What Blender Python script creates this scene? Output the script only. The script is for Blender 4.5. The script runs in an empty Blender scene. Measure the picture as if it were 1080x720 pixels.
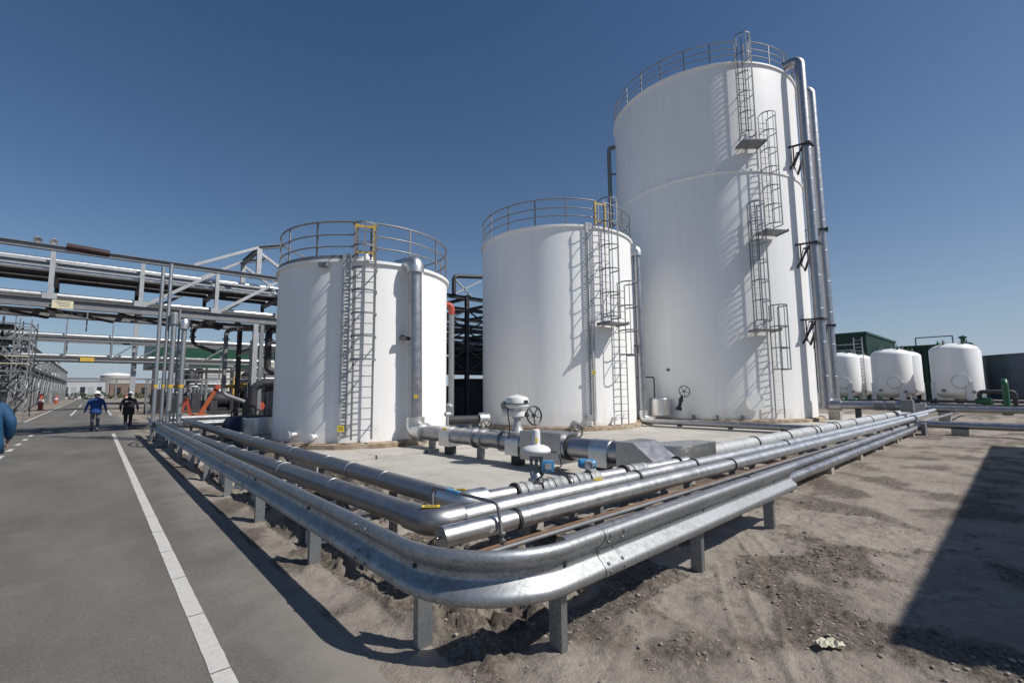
import bpy, bmesh, math, random
from mathutils import Vector, Matrix, noise
random.seed(7)
S = bpy.context.scene
C = S.collection
PI = math.pi
R = math.radians
V = Vector

# ------------------------------------------------------------------ materials
def nt(name):
    m = bpy.data.materials.new(name); m.use_nodes = True
    n = m.node_tree
    return m, n, n.nodes['Principled BSDF']

def link(n, a, b): n.links.new(a, b)

def mat(name, col, rough=.5, metal=0., var=.0, vscale=3., vcol=None, bump=0., bscale=40., rvar=0., detail=6., stretch=None, spec=None):
    """principled paint / metal with noise driven colour, gloss and bump"""
    m, n, b = nt(name)
    b.inputs['Base Color'].default_value = (*col, 1)
    b.inputs['Roughness'].default_value = rough
    b.inputs['Metallic'].default_value = metal
    if spec is not None: b.inputs['Specular IOR Level'].default_value = spec
    tc = n.nodes.new('ShaderNodeTexCoord')
    co = tc.outputs['Object']
    if stretch:
        mp = n.nodes.new('ShaderNodeMapping'); mp.inputs['Scale'].default_value = stretch
        link(n, co, mp.inputs['Vector']); co = mp.outputs['Vector']
    if var or vcol or rvar:
        t = n.nodes.new('ShaderNodeTexNoise'); t.inputs['Scale'].default_value = vscale
        t.inputs['Detail'].default_value = detail; t.inputs['Roughness'].default_value = .62
        link(n, co, t.inputs['Vector'])
        r = n.nodes.new('ShaderNodeValToRGB')
        lo = tuple(max(0, c * (1 - var)) for c in col); hi = tuple(min(1, c * (1 + var)) for c in col)
        if vcol: lo = vcol; hi = col
        r.color_ramp.elements[0].position = .3; r.color_ramp.elements[1].position = .68
        r.color_ramp.elements[0].color = (*lo, 1); r.color_ramp.elements[1].color = (*hi, 1)
        link(n, t.outputs['Fac'], r.inputs['Fac']); link(n, r.outputs['Color'], b.inputs['Base Color'])
        if rvar:
            mr = n.nodes.new('ShaderNodeMapRange')
            mr.inputs['From Min'].default_value = .3; mr.inputs['From Max'].default_value = .7
            mr.inputs['To Min'].default_value = max(.05, rough - rvar); mr.inputs['To Max'].default_value = min(1, rough + rvar)
            link(n, t.outputs['Fac'], mr.inputs['Value']); link(n, mr.outputs['Result'], b.inputs['Roughness'])
    if bump:
        t = n.nodes.new('ShaderNodeTexNoise'); t.inputs['Scale'].default_value = bscale; t.inputs['Detail'].default_value = 5
        link(n, co, t.inputs['Vector'])
        bp = n.nodes.new('ShaderNodeBump'); bp.inputs['Strength'].default_value = bump; bp.inputs['Distance'].default_value = .02
        link(n, t.outputs['Fac'], bp.inputs['Height']); link(n, bp.outputs['Normal'], b.inputs['Normal'])
    return m

def galvanised(name, base, rough):
    m, n, b = nt(name)
    tc = n.nodes.new('ShaderNodeTexCoord')
    v = n.nodes.new('ShaderNodeTexVoronoi'); v.inputs['Scale'].default_value = 55
    t = n.nodes.new('ShaderNodeTexNoise'); t.inputs['Scale'].default_value = 3.2; t.inputs['Detail'].default_value = 8
    t.inputs['Roughness'].default_value = .7
    mp = n.nodes.new('ShaderNodeMapping'); mp.inputs['Scale'].default_value = (1, 1, 5)
    link(n, tc.outputs['Object'], v.inputs['Vector']); link(n, tc.outputs['Object'], t.inputs['Vector'])
    sep = n.nodes.new('ShaderNodeSeparateColor'); link(n, v.outputs['Color'], sep.inputs['Color'])
    ad = n.nodes.new('ShaderNodeMath'); ad.operation = 'MULTIPLY_ADD'; ad.inputs[1].default_value = .28
    link(n, sep.outputs[0], ad.inputs[0]); link(n, t.outputs['Fac'], ad.inputs[2])
    r = n.nodes.new('ShaderNodeValToRGB')
    r.color_ramp.elements[0].position = .35; r.color_ramp.elements[1].position = .95
    r.color_ramp.elements[0].color = (*[c * .66 for c in base], 1); r.color_ramp.elements[1].color = (*[min(1, c * 1.38) for c in base], 1)
    link(n, ad.outputs[0], r.inputs['Fac']); link(n, r.outputs['Color'], b.inputs['Base Color'])
    mr = n.nodes.new('ShaderNodeMapRange'); mr.inputs['From Min'].default_value = .35; mr.inputs['From Max'].default_value = .95
    mr.inputs['To Min'].default_value = rough + .1; mr.inputs['To Max'].default_value = rough - .08
    link(n, ad.outputs[0], mr.inputs['Value']); link(n, mr.outputs['Result'], b.inputs['Roughness'])
    b.inputs['Metallic'].default_value = .88
    t2 = n.nodes.new('ShaderNodeTexNoise'); t2.inputs['Scale'].default_value = 14
    link(n, tc.outputs['Object'], t2.inputs['Vector'])
    bp = n.nodes.new('ShaderNodeBump'); bp.inputs['Strength'].default_value = .12; bp.inputs['Distance'].default_value = .02
    link(n, t2.outputs['Fac'], bp.inputs['Height']); link(n, bp.outputs['Normal'], b.inputs['Normal'])
    return m

def tank_paint():
    m, n, b = nt('tank white paint')
    tc = n.nodes.new('ShaderNodeTexCoord')
    mp = n.nodes.new('ShaderNodeMapping'); mp.inputs['Scale'].default_value = (1.6, 1.6, .12)
    link(n, tc.outputs['Object'], mp.inputs['Vector'])
    t = n.nodes.new('ShaderNodeTexNoise'); t.inputs['Scale'].default_value = 2.2; t.inputs['Detail'].default_value = 8; t.inputs['Roughness'].default_value = .65
    link(n, mp.outputs['Vector'], t.inputs['Vector'])
    r = n.nodes.new('ShaderNodeValToRGB')
    r.color_ramp.elements[0].position = .25; r.color_ramp.elements[1].position = .6
    r.color_ramp.elements[0].color = (.82, .815, .80, 1); r.color_ramp.elements[1].color = (.875, .875, .87, 1)
    link(n, t.outputs['Fac'], r.inputs['Fac'])
    # rust and splash stains low on the shell
    sx = n.nodes.new('ShaderNodeSeparateXYZ'); link(n, tc.outputs['Object'], sx.inputs[0])
    mr = n.nodes.new('ShaderNodeMapRange'); mr.inputs['From Min'].default_value = .25; mr.inputs['From Max'].default_value = .9
    mr.inputs['To Min'].default_value = .55; mr.inputs['To Max'].default_value = 0
    link(n, sx.outputs['Z'], mr.inputs['Value'])
    t3 = n.nodes.new('ShaderNodeTexNoise'); t3.inputs['Scale'].default_value = 2.6; t3.inputs['Detail'].default_value = 9
    link(n, tc.outputs['Object'], t3.inputs['Vector'])
    mu = n.nodes.new('ShaderNodeMath'); mu.operation = 'MULTIPLY'; mu.use_clamp = True
    link(n, mr.outputs['Result'], mu.inputs[0])
    mr3 = n.nodes.new('ShaderNodeMapRange'); mr3.inputs['From Min'].default_value = .45; mr3.inputs['From Max'].default_value = .7
    link(n, t3.outputs['Fac'], mr3.inputs['Value']); link(n, mr3.outputs['Result'], mu.inputs[1])
    mx = n.nodes.new('ShaderNodeMix'); mx.data_type = 'RGBA'
    link(n, mu.outputs[0], mx.inputs['Factor']); link(n, r.outputs['Color'], mx.inputs[6]); mx.inputs[7].default_value = (.52, .40, .27, 1)
    # faint horizontal plate welds
    fr = n.nodes.new('ShaderNodeMath'); fr.operation = 'MULTIPLY_ADD'; fr.inputs[1].default_value = 1 / 1.98; fr.inputs[2].default_value = .13; link(n, sx.outputs['Z'], fr.inputs[0])
    f2 = n.nodes.new('ShaderNodeMath'); f2.operation = 'FRACT'; link(n, fr.outputs[0], f2.inputs[0])
    f3 = n.nodes.new('ShaderNodeMath'); f3.operation = 'LESS_THAN'; f3.inputs[1].default_value = .012; link(n, f2.outputs[0], f3.inputs[0])
    f4 = n.nodes.new('ShaderNodeMath'); f4.operation = 'MULTIPLY'; f4.inputs[1].default_value = .05; link(n, f3.outputs[0], f4.inputs[0])
    wl = n.nodes.new('ShaderNodeMix'); wl.data_type = 'RGBA'; link(n, f4.outputs[0], wl.inputs['Factor']); link(n, mx.outputs[2], wl.inputs[6]); wl.inputs[7].default_value = (.25, .24, .22, 1)
    link(n, wl.outputs[2], b.inputs['Base Color'])
    b.inputs['Roughness'].default_value = .42
    t2 = n.nodes.new('ShaderNodeTexNoise'); t2.inputs['Scale'].default_value = .9; t2.inputs['Detail'].default_value = 3
    link(n, tc.outputs['Object'], t2.inputs['Vector'])
    bp = n.nodes.new('ShaderNodeBump'); bp.inputs['Strength'].default_value = .18; bp.inputs['Distance'].default_value = .05
    link(n, t2.outputs['Fac'], bp.inputs['Height']); link(n, bp.outputs['Normal'], b.inputs['Normal'])
    return m

def ground_mat(name, dark, light, sc, bump, fine, soil=False):
    m, n, b = nt(name)
    tc = n.nodes.new('ShaderNodeTexCoord')
    def noi(s, d=8, rg=.65, co=None):
        t = n.nodes.new('ShaderNodeTexNoise'); t.inputs['Scale'].default_value = s; t.inputs['Detail'].default_value = d; t.inputs['Roughness'].default_value = rg
        link(n, co or tc.outputs['Object'], t.inputs['Vector']); return t.outputs['Fac']
    a = noi(sc); f = noi(fine, 4, .7); g = noi(sc * 6)
    s1 = n.nodes.new('ShaderNodeMath'); s1.operation = 'MULTIPLY_ADD'; s1.inputs[1].default_value = .45; link(n, f, s1.inputs[0]); link(n, a, s1.inputs[2])
    s2 = n.nodes.new('ShaderNodeMath'); s2.operation = 'MULTIPLY_ADD'; s2.inputs[1].default_value = .4; link(n, g, s2.inputs[0]); link(n, s1.outputs[0], s2.inputs[2])
    r = n.nodes.new('ShaderNodeValToRGB')
    r.color_ramp.elements[0].position = .62; r.color_ramp.elements[1].position = 1.2 if False else 1.0
    r.color_ramp.elements[0].color = (*dark, 1); r.color_ramp.elements[1].color = (*light, 1)
    link(n, s2.outputs[0], r.inputs['Fac']); link(n, r.outputs['Color'], b.inputs['Base Color'])
    if soil:                                                            # darker crumbly soil where the sheet is lumpy, pale dust elsewhere
        at = n.nodes.new('ShaderNodeAttribute'); at.attribute_name = 'soil'
        gr_ = noi(30, 6, .75); m2 = n.nodes.new('ShaderNodeMapRange'); m2.inputs['From Min'].default_value = .35; m2.inputs['From Max'].default_value = .6
        m2.inputs['To Min'].default_value = .25
        link(n, gr_, m2.inputs['Value'])
        mm_ = n.nodes.new('ShaderNodeMath'); mm_.operation = 'MULTIPLY'; link(n, at.outputs['Fac'], mm_.inputs[0]); link(n, m2.outputs['Result'], mm_.inputs[1])
        mx = n.nodes.new('ShaderNodeMix'); mx.data_type = 'RGBA'; link(n, mm_.outputs[0], mx.inputs['Factor'])
        link(n, r.outputs['Color'], mx.inputs[6]); mx.inputs[7].default_value = (.085, .070, .056, 1); link(n, mx.outputs[2], b.inputs['Base Color'])
    b.inputs['Roughness'].default_value = .93; b.inputs['Specular IOR Level'].default_value = .2
    bp = n.nodes.new('ShaderNodeBump'); bp.inputs['Strength'].default_value = bump; bp.inputs['Distance'].default_value = .03
    h = n.nodes.new('ShaderNodeMath'); h.operation = 'MULTIPLY_ADD'; h.inputs[1].default_value = .45; link(n, f, h.inputs[0]); link(n, noi(15, 7, .68) if soil else g, h.inputs[2])
    if soil: bp.inputs['Distance'].default_value = .03
    link(n, h.outputs[0], bp.inputs['Height']); link(n, bp.outputs['Normal'], b.inputs['Normal'])
    return m

def road_mat():
    m, n, b = nt('asphalt')
    tc = n.nodes.new('ShaderNodeTexCoord')
    def noi(s, d=8, rg=.65, sc=None):
        t = n.nodes.new('ShaderNodeTexNoise'); t.inputs['Scale'].default_value = s; t.inputs['Detail'].default_value = d; t.inputs['Roughness'].default_value = rg
        co = tc.outputs['Object']
        if sc:
            mp = n.nodes.new('ShaderNodeMapping'); mp.inputs['Scale'].default_value = sc; link(n, co, mp.inputs['Vector']); co = mp.outputs['Vector']
        link(n, co, t.inputs['Vector']); return t.outputs['Fac']
    agg = n.nodes.new('ShaderNodeTexVoronoi'); agg.inputs['Scale'].default_value = 130
    link(n, tc.outputs['Object'], agg.inputs['Vector'])
    sp = n.nodes.new('ShaderNodeSeparateColor'); link(n, agg.outputs['Color'], sp.inputs['Color'])
    big = noi(.7, 8, .6, (1, .35, 1)); fine = noi(60, 4)
    s = n.nodes.new('ShaderNodeMath'); s.operation = 'MULTIPLY_ADD'; s.inputs[1].default_value = .28; link(n, sp.outputs[0], s.inputs[0]); link(n, big, s.inputs[2])
    s2 = n.nodes.new('ShaderNodeMath'); s2.operation = 'MULTIPLY_ADD'; s2.inputs[1].default_value = .3; link(n, fine, s2.inputs[0]); link(n, s.outputs[0], s2.inputs[2])
    r = n.nodes.new('ShaderNodeValToRGB'); r.color_ramp.elements[0].position = .45; r.color_ramp.elements[1].position = 1
    r.color_ramp.elements[0].color = (.073, .071, .066, 1); r.color_ramp.elements[1].color = (.176, .169, .156, 1)
    link(n, s2.outputs[0], r.inputs['Fac'])
    # sand blown over the edge and in patches
    sx = n.nodes.new('ShaderNodeSeparateXYZ'); link(n, tc.outputs['Object'], sx.inputs[0])
    mr = n.nodes.new('ShaderNodeMapRange'); mr.inputs['From Min'].default_value = .75; mr.inputs['From Max'].default_value = 1.6
    mr.inputs['To Min'].default_value = -.1; mr.inputs['To Max'].default_value = .38; link(n, sx.outputs['X'], mr.inputs['Value'])
    du = noi(1.1, 9, .7)
    ad = n.nodes.new('ShaderNodeMath'); ad.operation = 'ADD'; link(n, mr.outputs['Result'], ad.inputs[0]); link(n, du, ad.inputs[1])
    mr2 = n.nodes.new('ShaderNodeMapRange'); mr2.inputs['From Min'].default_value = .46; mr2.inputs['From Max'].default_value = .95
    mr2.inputs['To Max'].default_value = .9; link(n, ad.outputs[0], mr2.inputs['Value'])
    mx = n.nodes.new('ShaderNodeMix'); mx.data_type = 'RGBA'; link(n, mr2.outputs['Result'], mx.inputs['Factor'])
    link(n, r.outputs['Color'], mx.inputs[6]); mx.inputs[7].default_value = (.27, .245, .215, 1)
    link(n, mx.outputs[2], b.inputs['Base Color'])
    b.inputs['Roughness'].default_value = .85; b.inputs['Specular IOR Level'].default_value = .3
    bp = n.nodes.new('ShaderNodeBump'); bp.inputs['Strength'].default_value = .35; bp.inputs['Distance'].default_value = .006
    link(n, s2.outputs[0], bp.inputs['Height']); link(n, bp.outputs['Normal'], b.inputs['Normal'])
    return m

M = {}
M['tank'] = tank_paint()
M['galv'] = galvanised('galvanised steel', (.36, .375, .39), .50)
M['galv2'] = galvanised('dull galvanised steel', (.29, .30, .31), .55)
M['alu'] = mat('bright aluminium cladding', (.66, .66, .655), .40, 1, var=.10, vscale=7, rvar=.05, bump=.03, bscale=7)
M['alud'] = mat('dull aluminium cladding', (.40, .40, .415), .42, 1, var=.14, vscale=5, rvar=.06, bump=.04, bscale=7)
M['slate'] = mat('dark slate pipe cladding', (.31, .31, .32), .40, .88, var=.15, vscale=5, rvar=.06)
M['clad'] = mat('pale insulation jacket', (.50, .51, .52), .5, .35, var=.12, vscale=6, bump=.12, bscale=12)
M['pvc'] = mat('white pipe paint', (.72, .72, .71), .38, 0, var=.06, vscale=5)
M['wrap'] = mat('grey wrapped insulation', (.33, .34, .35), .6, .3, var=.3, vscale=9, bump=.5, bscale=22)
M['band'] = mat('black rubber band', (.02, .02, .022), .6)
M['black'] = mat('black paint', (.018, .018, .02), .4, 0, var=.2)
M['steel'] = mat('grey painted steel', (.20, .205, .215), .5, .3, var=.18, vscale=4)
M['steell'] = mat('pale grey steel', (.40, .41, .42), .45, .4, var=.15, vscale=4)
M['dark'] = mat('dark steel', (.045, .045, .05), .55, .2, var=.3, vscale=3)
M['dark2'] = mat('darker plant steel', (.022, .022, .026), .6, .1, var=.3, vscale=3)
M['rustline'] = mat('rusty tube', (.15, .085, .05), .8, 0, var=.4, vscale=10)
M['drum'] = mat('polished drum jacket', (.72, .72, .71), .28, .75, var=.08, vscale=4)
M['rust'] = mat('rusty foundation ring', (.45, .385, .30), .9, 0, vcol=(.20, .13, .075), vscale=4, bump=.4, bscale=18)
M['conc'] = ground_mat('concrete', (.30, .285, .255), (.46, .44, .40), .9, .25, 90)
M['concd'] = mat('rough concrete block', (.36, .34, .31), .9, 0, var=.25, vscale=8, bump=.4, bscale=30)
M['sand'] = ground_mat('sandy ground', (.135, .115, .096), (.33, .292, .25), .5, .8, 70, True)
M['clod'] = mat('dry sand clod', (.27, .24, .205), .95, 0, var=.3, vscale=12, bump=.5, bscale=40)
M['road'] = road_mat()
M['line'] = mat('worn white road paint', (.56, .55, .525), .75, 0, vcol=(.45, .44, .42), vscale=30, bump=.08, bscale=120, detail=10)
M['yellow'] = mat('yellow label', (.75, .55, .05), .5)
M['yel2'] = mat('yellow paint', (.52, .34, .05), .5, var=.1)
M['paleY'] = mat('pale yellow sign', (.60, .56, .38), .5, var=.1, vscale=20)
M['maroon'] = mat('maroon tarpaulin', (.032, .012, .013), .6, var=.2)
M['orange'] = mat('orange paint', (.34, .085, .03), .5, var=.15)
M['redor'] = mat('red orange paint', (.36, .06, .03), .5, var=.1)
M['green'] = mat('dark green paint', (.006, .055, .03), .45, var=.15, vscale=.8)
M['greend'] = mat('green corrugated sheet', (.007, .034, .022), .5, var=.2, vscale=.6)
M['greenb'] = mat('green valve paint', (.008, .085, .035), .4, var=.1)
M['navy'] = mat('slate blue tank paint', (.27, .285, .34), .5, var=.2, vscale=.5, stretch=(1, 1, .2))
M['cream'] = mat('cream sheet wall', (.55, .54, .50), .6, var=.08, vscale=.7)
M['shed'] = mat('pale grey sheet wall', (.38, .40, .42), .6, var=.12, vscale=.5)
M['brick'] = mat('brown brick wall', (.17, .12, .095), .85, var=.2, vscale=4)
M['tankg'] = mat('weathered grey tank', (.33, .32, .30), .6, var=.12, vscale=.6)
M['blue'] = mat('blue enamel', (.05, .22, .42), .35, var=.08)
M['bluew'] = mat('blue work jacket', (.010, .055, .22), .8, var=.25, vscale=9, bump=.35, bscale=14)
M['bluep'] = mat('blue padded jacket', (.010, .060, .14), .75, var=.3, vscale=9, bump=.9, bscale=7)
M['navyc'] = mat('navy work clothes', (.010, .012, .022), .85, var=.3, vscale=9, bump=.3, bscale=14)
M['greyt'] = mat('grey trousers', (.10, .11, .125), .85, var=.3, vscale=9, bump=.3, bscale=14)
M['skin'] = mat('skin', (.46, .26, .18), .55, var=.08, vscale=20)
M['helmet'] = mat('white helmet plastic', (.82, .82, .80), .3)
M['shoe'] = mat('black leather', (.015, .015, .015), .5)
M['hair'] = mat('dark hair', (.02, .014, .01), .6)
M['paper'] = mat('crumpled paper', (.50, .48, .37), .8, var=.25, vscale=15)
M['leaf'] = mat('hedge leaves', (.04, .065, .025), .7, var=.5, vscale=2)
M['glass'] = mat('dark window glass', (.03, .035, .04), .1)
M['gauge'] = mat('gauge glass', (.5, .5, .48), .15)

# ------------------------------------------------------------------ mesh builder
class MB:
    def __init__(s): s.v = []; s.f = []; s.mi = []; s.cur = 0
    def face(s, *ix): s.f.append(tuple(ix)); s.mi.append(s.cur)
    def add(s, vs, fs):
        o = len(s.v); s.v += [V(p) for p in vs]
        for f in fs: s.face(*[i + o for i in f])
        return s
    def box(s, x0, x1, y0, y1, z0, z1):
        return s.add([(x, y, z) for z in (z0, z1) for y in (y0, y1) for x in (x0, x1)],
                     [(0, 2, 3, 1), (4, 5, 7, 6), (0, 1, 5, 4), (2, 6, 7, 3), (0, 4, 6, 2), (1, 3, 7, 5)])
    def obox(s, c, ax, ay, az, hx, hy, hz):
        c = V(c); ax = V(ax).normalized() * hx; ay = V(ay).normalized() * hy; az = V(az).normalized() * hz
        vs = [c + ax * i + ay * j + az * k for k in (-1, 1) for j in (-1, 1) for i in (-1, 1)]
        return s.add(vs, [(0, 2, 3, 1), (4, 5, 7, 6), (0, 1, 5, 4), (2, 6, 7, 3), (0, 4, 6, 2), (1, 3, 7, 5)])
    def bar(s, a, b, w, h=None, up=(0, 0, 1)):
        a = V(a); b = V(b); h = h or w; d = (b - a)
        u = V(up)
        if abs(d.normalized().dot(u)) > .98: u = V((1, 0, 0)) if abs(d.normalized().x) < .9 else V((0, 1, 0))
        sx = d.cross(u).normalized(); sz = sx.cross(d).normalized()
        return s.obox((a + b) / 2, d, sx, sz, d.length / 2, w / 2, h / 2)
    def ibeam(s, a, b, w, h, t=.018):
        a = V(a); b = V(b); d = (b - a).normalized(); u = V((0, 0, 1))
        if abs(d.z) > .95: u = V((0, 1, 0))
        sx = d.cross(u).normalized(); sz = sx.cross(d).normalized()
        L = (b - a).length / 2; c = (a + b) / 2
        s.obox(c, d, sx, sz, L, t / 2, h / 2 - t)
        for q in (-1, 1): s.obox(c + sz * q * (h / 2 - t / 2), d, sx, sz, L, w / 2, t / 2)
        return s
    def tube(s, pts, r, seg=14, cap=True):
        pts = [V(p) for p in pts]; n = len(pts)
        rs = r if isinstance(r, (list, tuple)) else [r] * n
        T = []
        for i in range(n):
            a = pts[max(i - 1, 0)]; b = pts[min(i + 1, n - 1)]
            t = (b - a)
            if 0 < i < n - 1:
                t = (pts[i] - a).normalized() + (b - pts[i]).normalized()
            T.append(t.normalized())
        u = V((0, 0, 1)) if abs(T[0].z) < .9 else V((1, 0, 0))
        nrm = T[0].cross(u).normalized()
        o = len(s.v)
        for i in range(n):
            if i:
                q = T[i - 1].rotation_difference(T[i]); nrm = q @ nrm
                nrm = (nrm - T[i] * nrm.dot(T[i])).normalized()
            bn = T[i].cross(nrm)
            for k in range(seg):
                an = 2 * PI * k / seg
                s.v.append(pts[i] + (nrm * math.cos(an) + bn * math.sin(an)) * rs[i])
        for i in range(n - 1):
            for k in range(seg):
                k2 = (k + 1) % seg
                s.face(o + i * seg + k, o + i * seg + k2, o + (i + 1) * seg + k2, o + (i + 1) * seg + k)
        if cap:
            s.face(*[o + k for k in reversed(range(seg))]); s.face(*[o + (n - 1) * seg + k for k in range(seg)])
        return s
    def lathe(s, prof, c=(0, 0, 0), axis=(0, 0, 1), seg=32, a0=0., a1=2 * PI, cap=True):
        """prof: list of (radius, distance along axis)"""
        c = V(c); ax = V(axis).normalized()
        u = V((1, 0, 0)) if abs(ax.x) < .9 else V((0, 1, 0))
        e1 = (u - ax * u.dot(ax)).normalized(); e2 = ax.cross(e1)
        full = abs(a1 - a0 - 2 * PI) < 1e-6
        m = seg if full else seg + 1
        o = len(s.v)
        for (r, h) in prof:
            for k in range(m):
                a = a0 + (a1 - a0) * k / seg
                s.v.append(c + ax * h + (e1 * math.cos(a) + e2 * math.sin(a)) * max(r, 1e-4))
        for i in range(len(prof) - 1):
            for k in range(seg):
                k2 = (k + 1) % m
                s.face(o + i * m + k, o + i * m + k2, o + (i + 1) * m + k2, o + (i + 1) * m + k)
        if cap and full:
            if prof[0][0] > 1e-3: s.face(*[o + k for k in reversed(range(m))])
            if prof[-1][0] > 1e-3: s.face(*[o + (len(prof) - 1) * m + k for k in range(m)])
        return s
    def prism(s, poly, z0, z1):
        n = len(poly); o = len(s.v)
        s.v += [V((x, y, z0)) for x, y in poly] + [V((x, y, z1)) for x, y in poly]
        s.face(*[o + i for i in reversed(range(n))]); s.face(*[o + n + i for i in range(n)])
        for i in range(n):
            j = (i + 1) % n; s.face(o + i, o + j, o + n + j, o + n + i)
        return s
    def extrude_poly(s, poly3, d):
        """closed 3D polygon pushed along d"""
        n = len(poly3); o = len(s.v); d = V(d)
        s.v += [V(p) for p in poly3] + [V(p) + d for p in poly3]
        s.face(*[o + i for i in reversed(range(n))]); s.face(*[o + n + i for i in range(n)])
        for i in range(n):
            j = (i + 1) % n; s.face(o + i, o + j, o + n + j, o + n + i)
        return s
    def build(s, name, m, parent=None, smooth=35, bevel=0., mats=None):
        base = world_of(parent)
        me = bpy.data.meshes.new(name)
        me.from_pydata([tuple(p - base) for p in s.v], [], s.f)
        for mm in (mats or [m]): me.materials.append(mm)
        if mats: me.polygons.foreach_set('material_index', s.mi)
        bm = bmesh.new(); bm.from_mesh(me); bmesh.ops.recalc_face_normals(bm, faces=bm.faces)
        if bevel:
            eds = [e for e in bm.edges if len(e.link_faces) == 2 and e.calc_face_angle(0) > R(40)]
            bmesh.ops.bevel(bm, geom=eds, offset=bevel, segments=2, affect='EDGES', profile=.6)
        bm.to_mesh(me); bm.free()
        if smooth:
            me.polygons.foreach_set('use_smooth', [True] * len(me.polygons))
            me.set_sharp_from_angle(angle=R(smooth))
        ob = bpy.data.objects.new(name, me); C.objects.link(ob)
        if parent: ob.parent = parent
        return ob

def world_of(o):
    p = V((0, 0, 0))
    while o: p = p + o.location; o = o.parent
    return p

def tag(o, label=None, cat=None, group=None, kind=None):
    if label: o['label'] = label
    if cat: o['category'] = cat
    if group: o['group'] = group
    if kind: o['kind'] = kind
    return o

def thing(name, label, cat, loc, group=None):
    o = bpy.data.objects.new(name, None); C.objects.link(o)
    o.empty_display_size = .2; o.location = loc
    return tag(o, label, cat, group)

def single(mb, name, m, label, cat, loc=None, group=None, **k):
    """a thing that is one mesh, its origin at loc"""
    if loc is not None:
        mb.v = [p - V(loc) for p in mb.v]
    ob = mb.build(name, m, None, **k)
    if loc is not None: ob.location = loc
    return tag(ob, label, cat, group)

def struct(mb, name, m, **k):
    ob = mb.build(name, m, None, **k); ob['kind'] = 'structure'
    return ob

def copy_tree(o, parent=None):
    c = o.copy(); C.objects.link(c); c.parent = parent
    for ch in list(o.children): copy_tree(ch, c)
    return c

def fillet(pts, rad, n=8):
    pts = [V(p) for p in pts]; out = [pts[0]]
    for i in range(1, len(pts) - 1):
        a, b, c = pts[i - 1], pts[i], pts[i + 1]
        u = (a - b).normalized(); w = (c - b).normalized()
        ang = u.angle(w)
        if ang > PI - .01: out.append(b); continue
        d = min(rad / math.tan(ang / 2), (a - b).length * .49, (c - b).length * .49); rr = d * math.tan(ang / 2)
        cen = b + (u + w).normalized() * (rr / math.sin(ang / 2))
        p0 = b + u * d - cen; p1 = b + w * d - cen
        q = p0.rotation_difference(p1)
        ax, an = q.to_axis_angle()
        for k in range(n + 1): out.append(cen + Matrix.Rotation(an * k / n, 3, ax) @ p0)
    out.append(pts[-1]); return out

def along(a, b, t): return V(a) + (V(b) - V(a)) * t
# ------------------------------------------------------------------ the setting
ROADR = 1.43; ROADL = -3.25
def grid_axis(lo, hi, f0, f1, step, grow):
    xs = []; x = f0
    while x < f1: xs.append(x); x += step
    s = step
    while x < hi: xs.append(x); s *= grow; x += s
    xs.append(hi)
    s = step; x = f0 - step; L = []
    while x > lo: L.append(x); s *= grow; x -= s
    L.append(lo)
    return L[::-1] + xs
def sstep(a, b, x):
    t = max(0, min(1, (x - a) / (b - a))); return t * t * (3 - 2 * t)
TRK = [[(4.75, 2.10), (3.98, 1.69), (3.50, 1.38), (3.12, 1.13), (2.7, .85)], [(5.8, 2.33), (4.72, 1.60), (3.98, 1.28), (3.3, .98), (2.9, .75)]]
def trk_dist(x, y):
    best = 9, 0
    for tr in TRK:
        s = 0
        for a, c in zip(tr[:-1], tr[1:]):
            ux, uy = c[0] - a[0], c[1] - a[1]; L2 = ux * ux + uy * uy; t = max(0, min(1, ((x - a[0]) * ux + (y - a[1]) * uy) / L2)); L = L2 ** .5
            d = math.hypot(x - a[0] - ux * t, y - a[1] - uy * t)
            if d < best[0]: best = d, s + t * L
            s += L
    return best
def soil_at(x, y):
    t = .38 if 1.8 < x < 4.3 and 2.25 < y < 23 else 0
    return sstep(.0, .40, noise.fractal(V((x * 1.05, y * 1.05, 4)), .9, 2.1, 5) + .04 + t)
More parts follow.
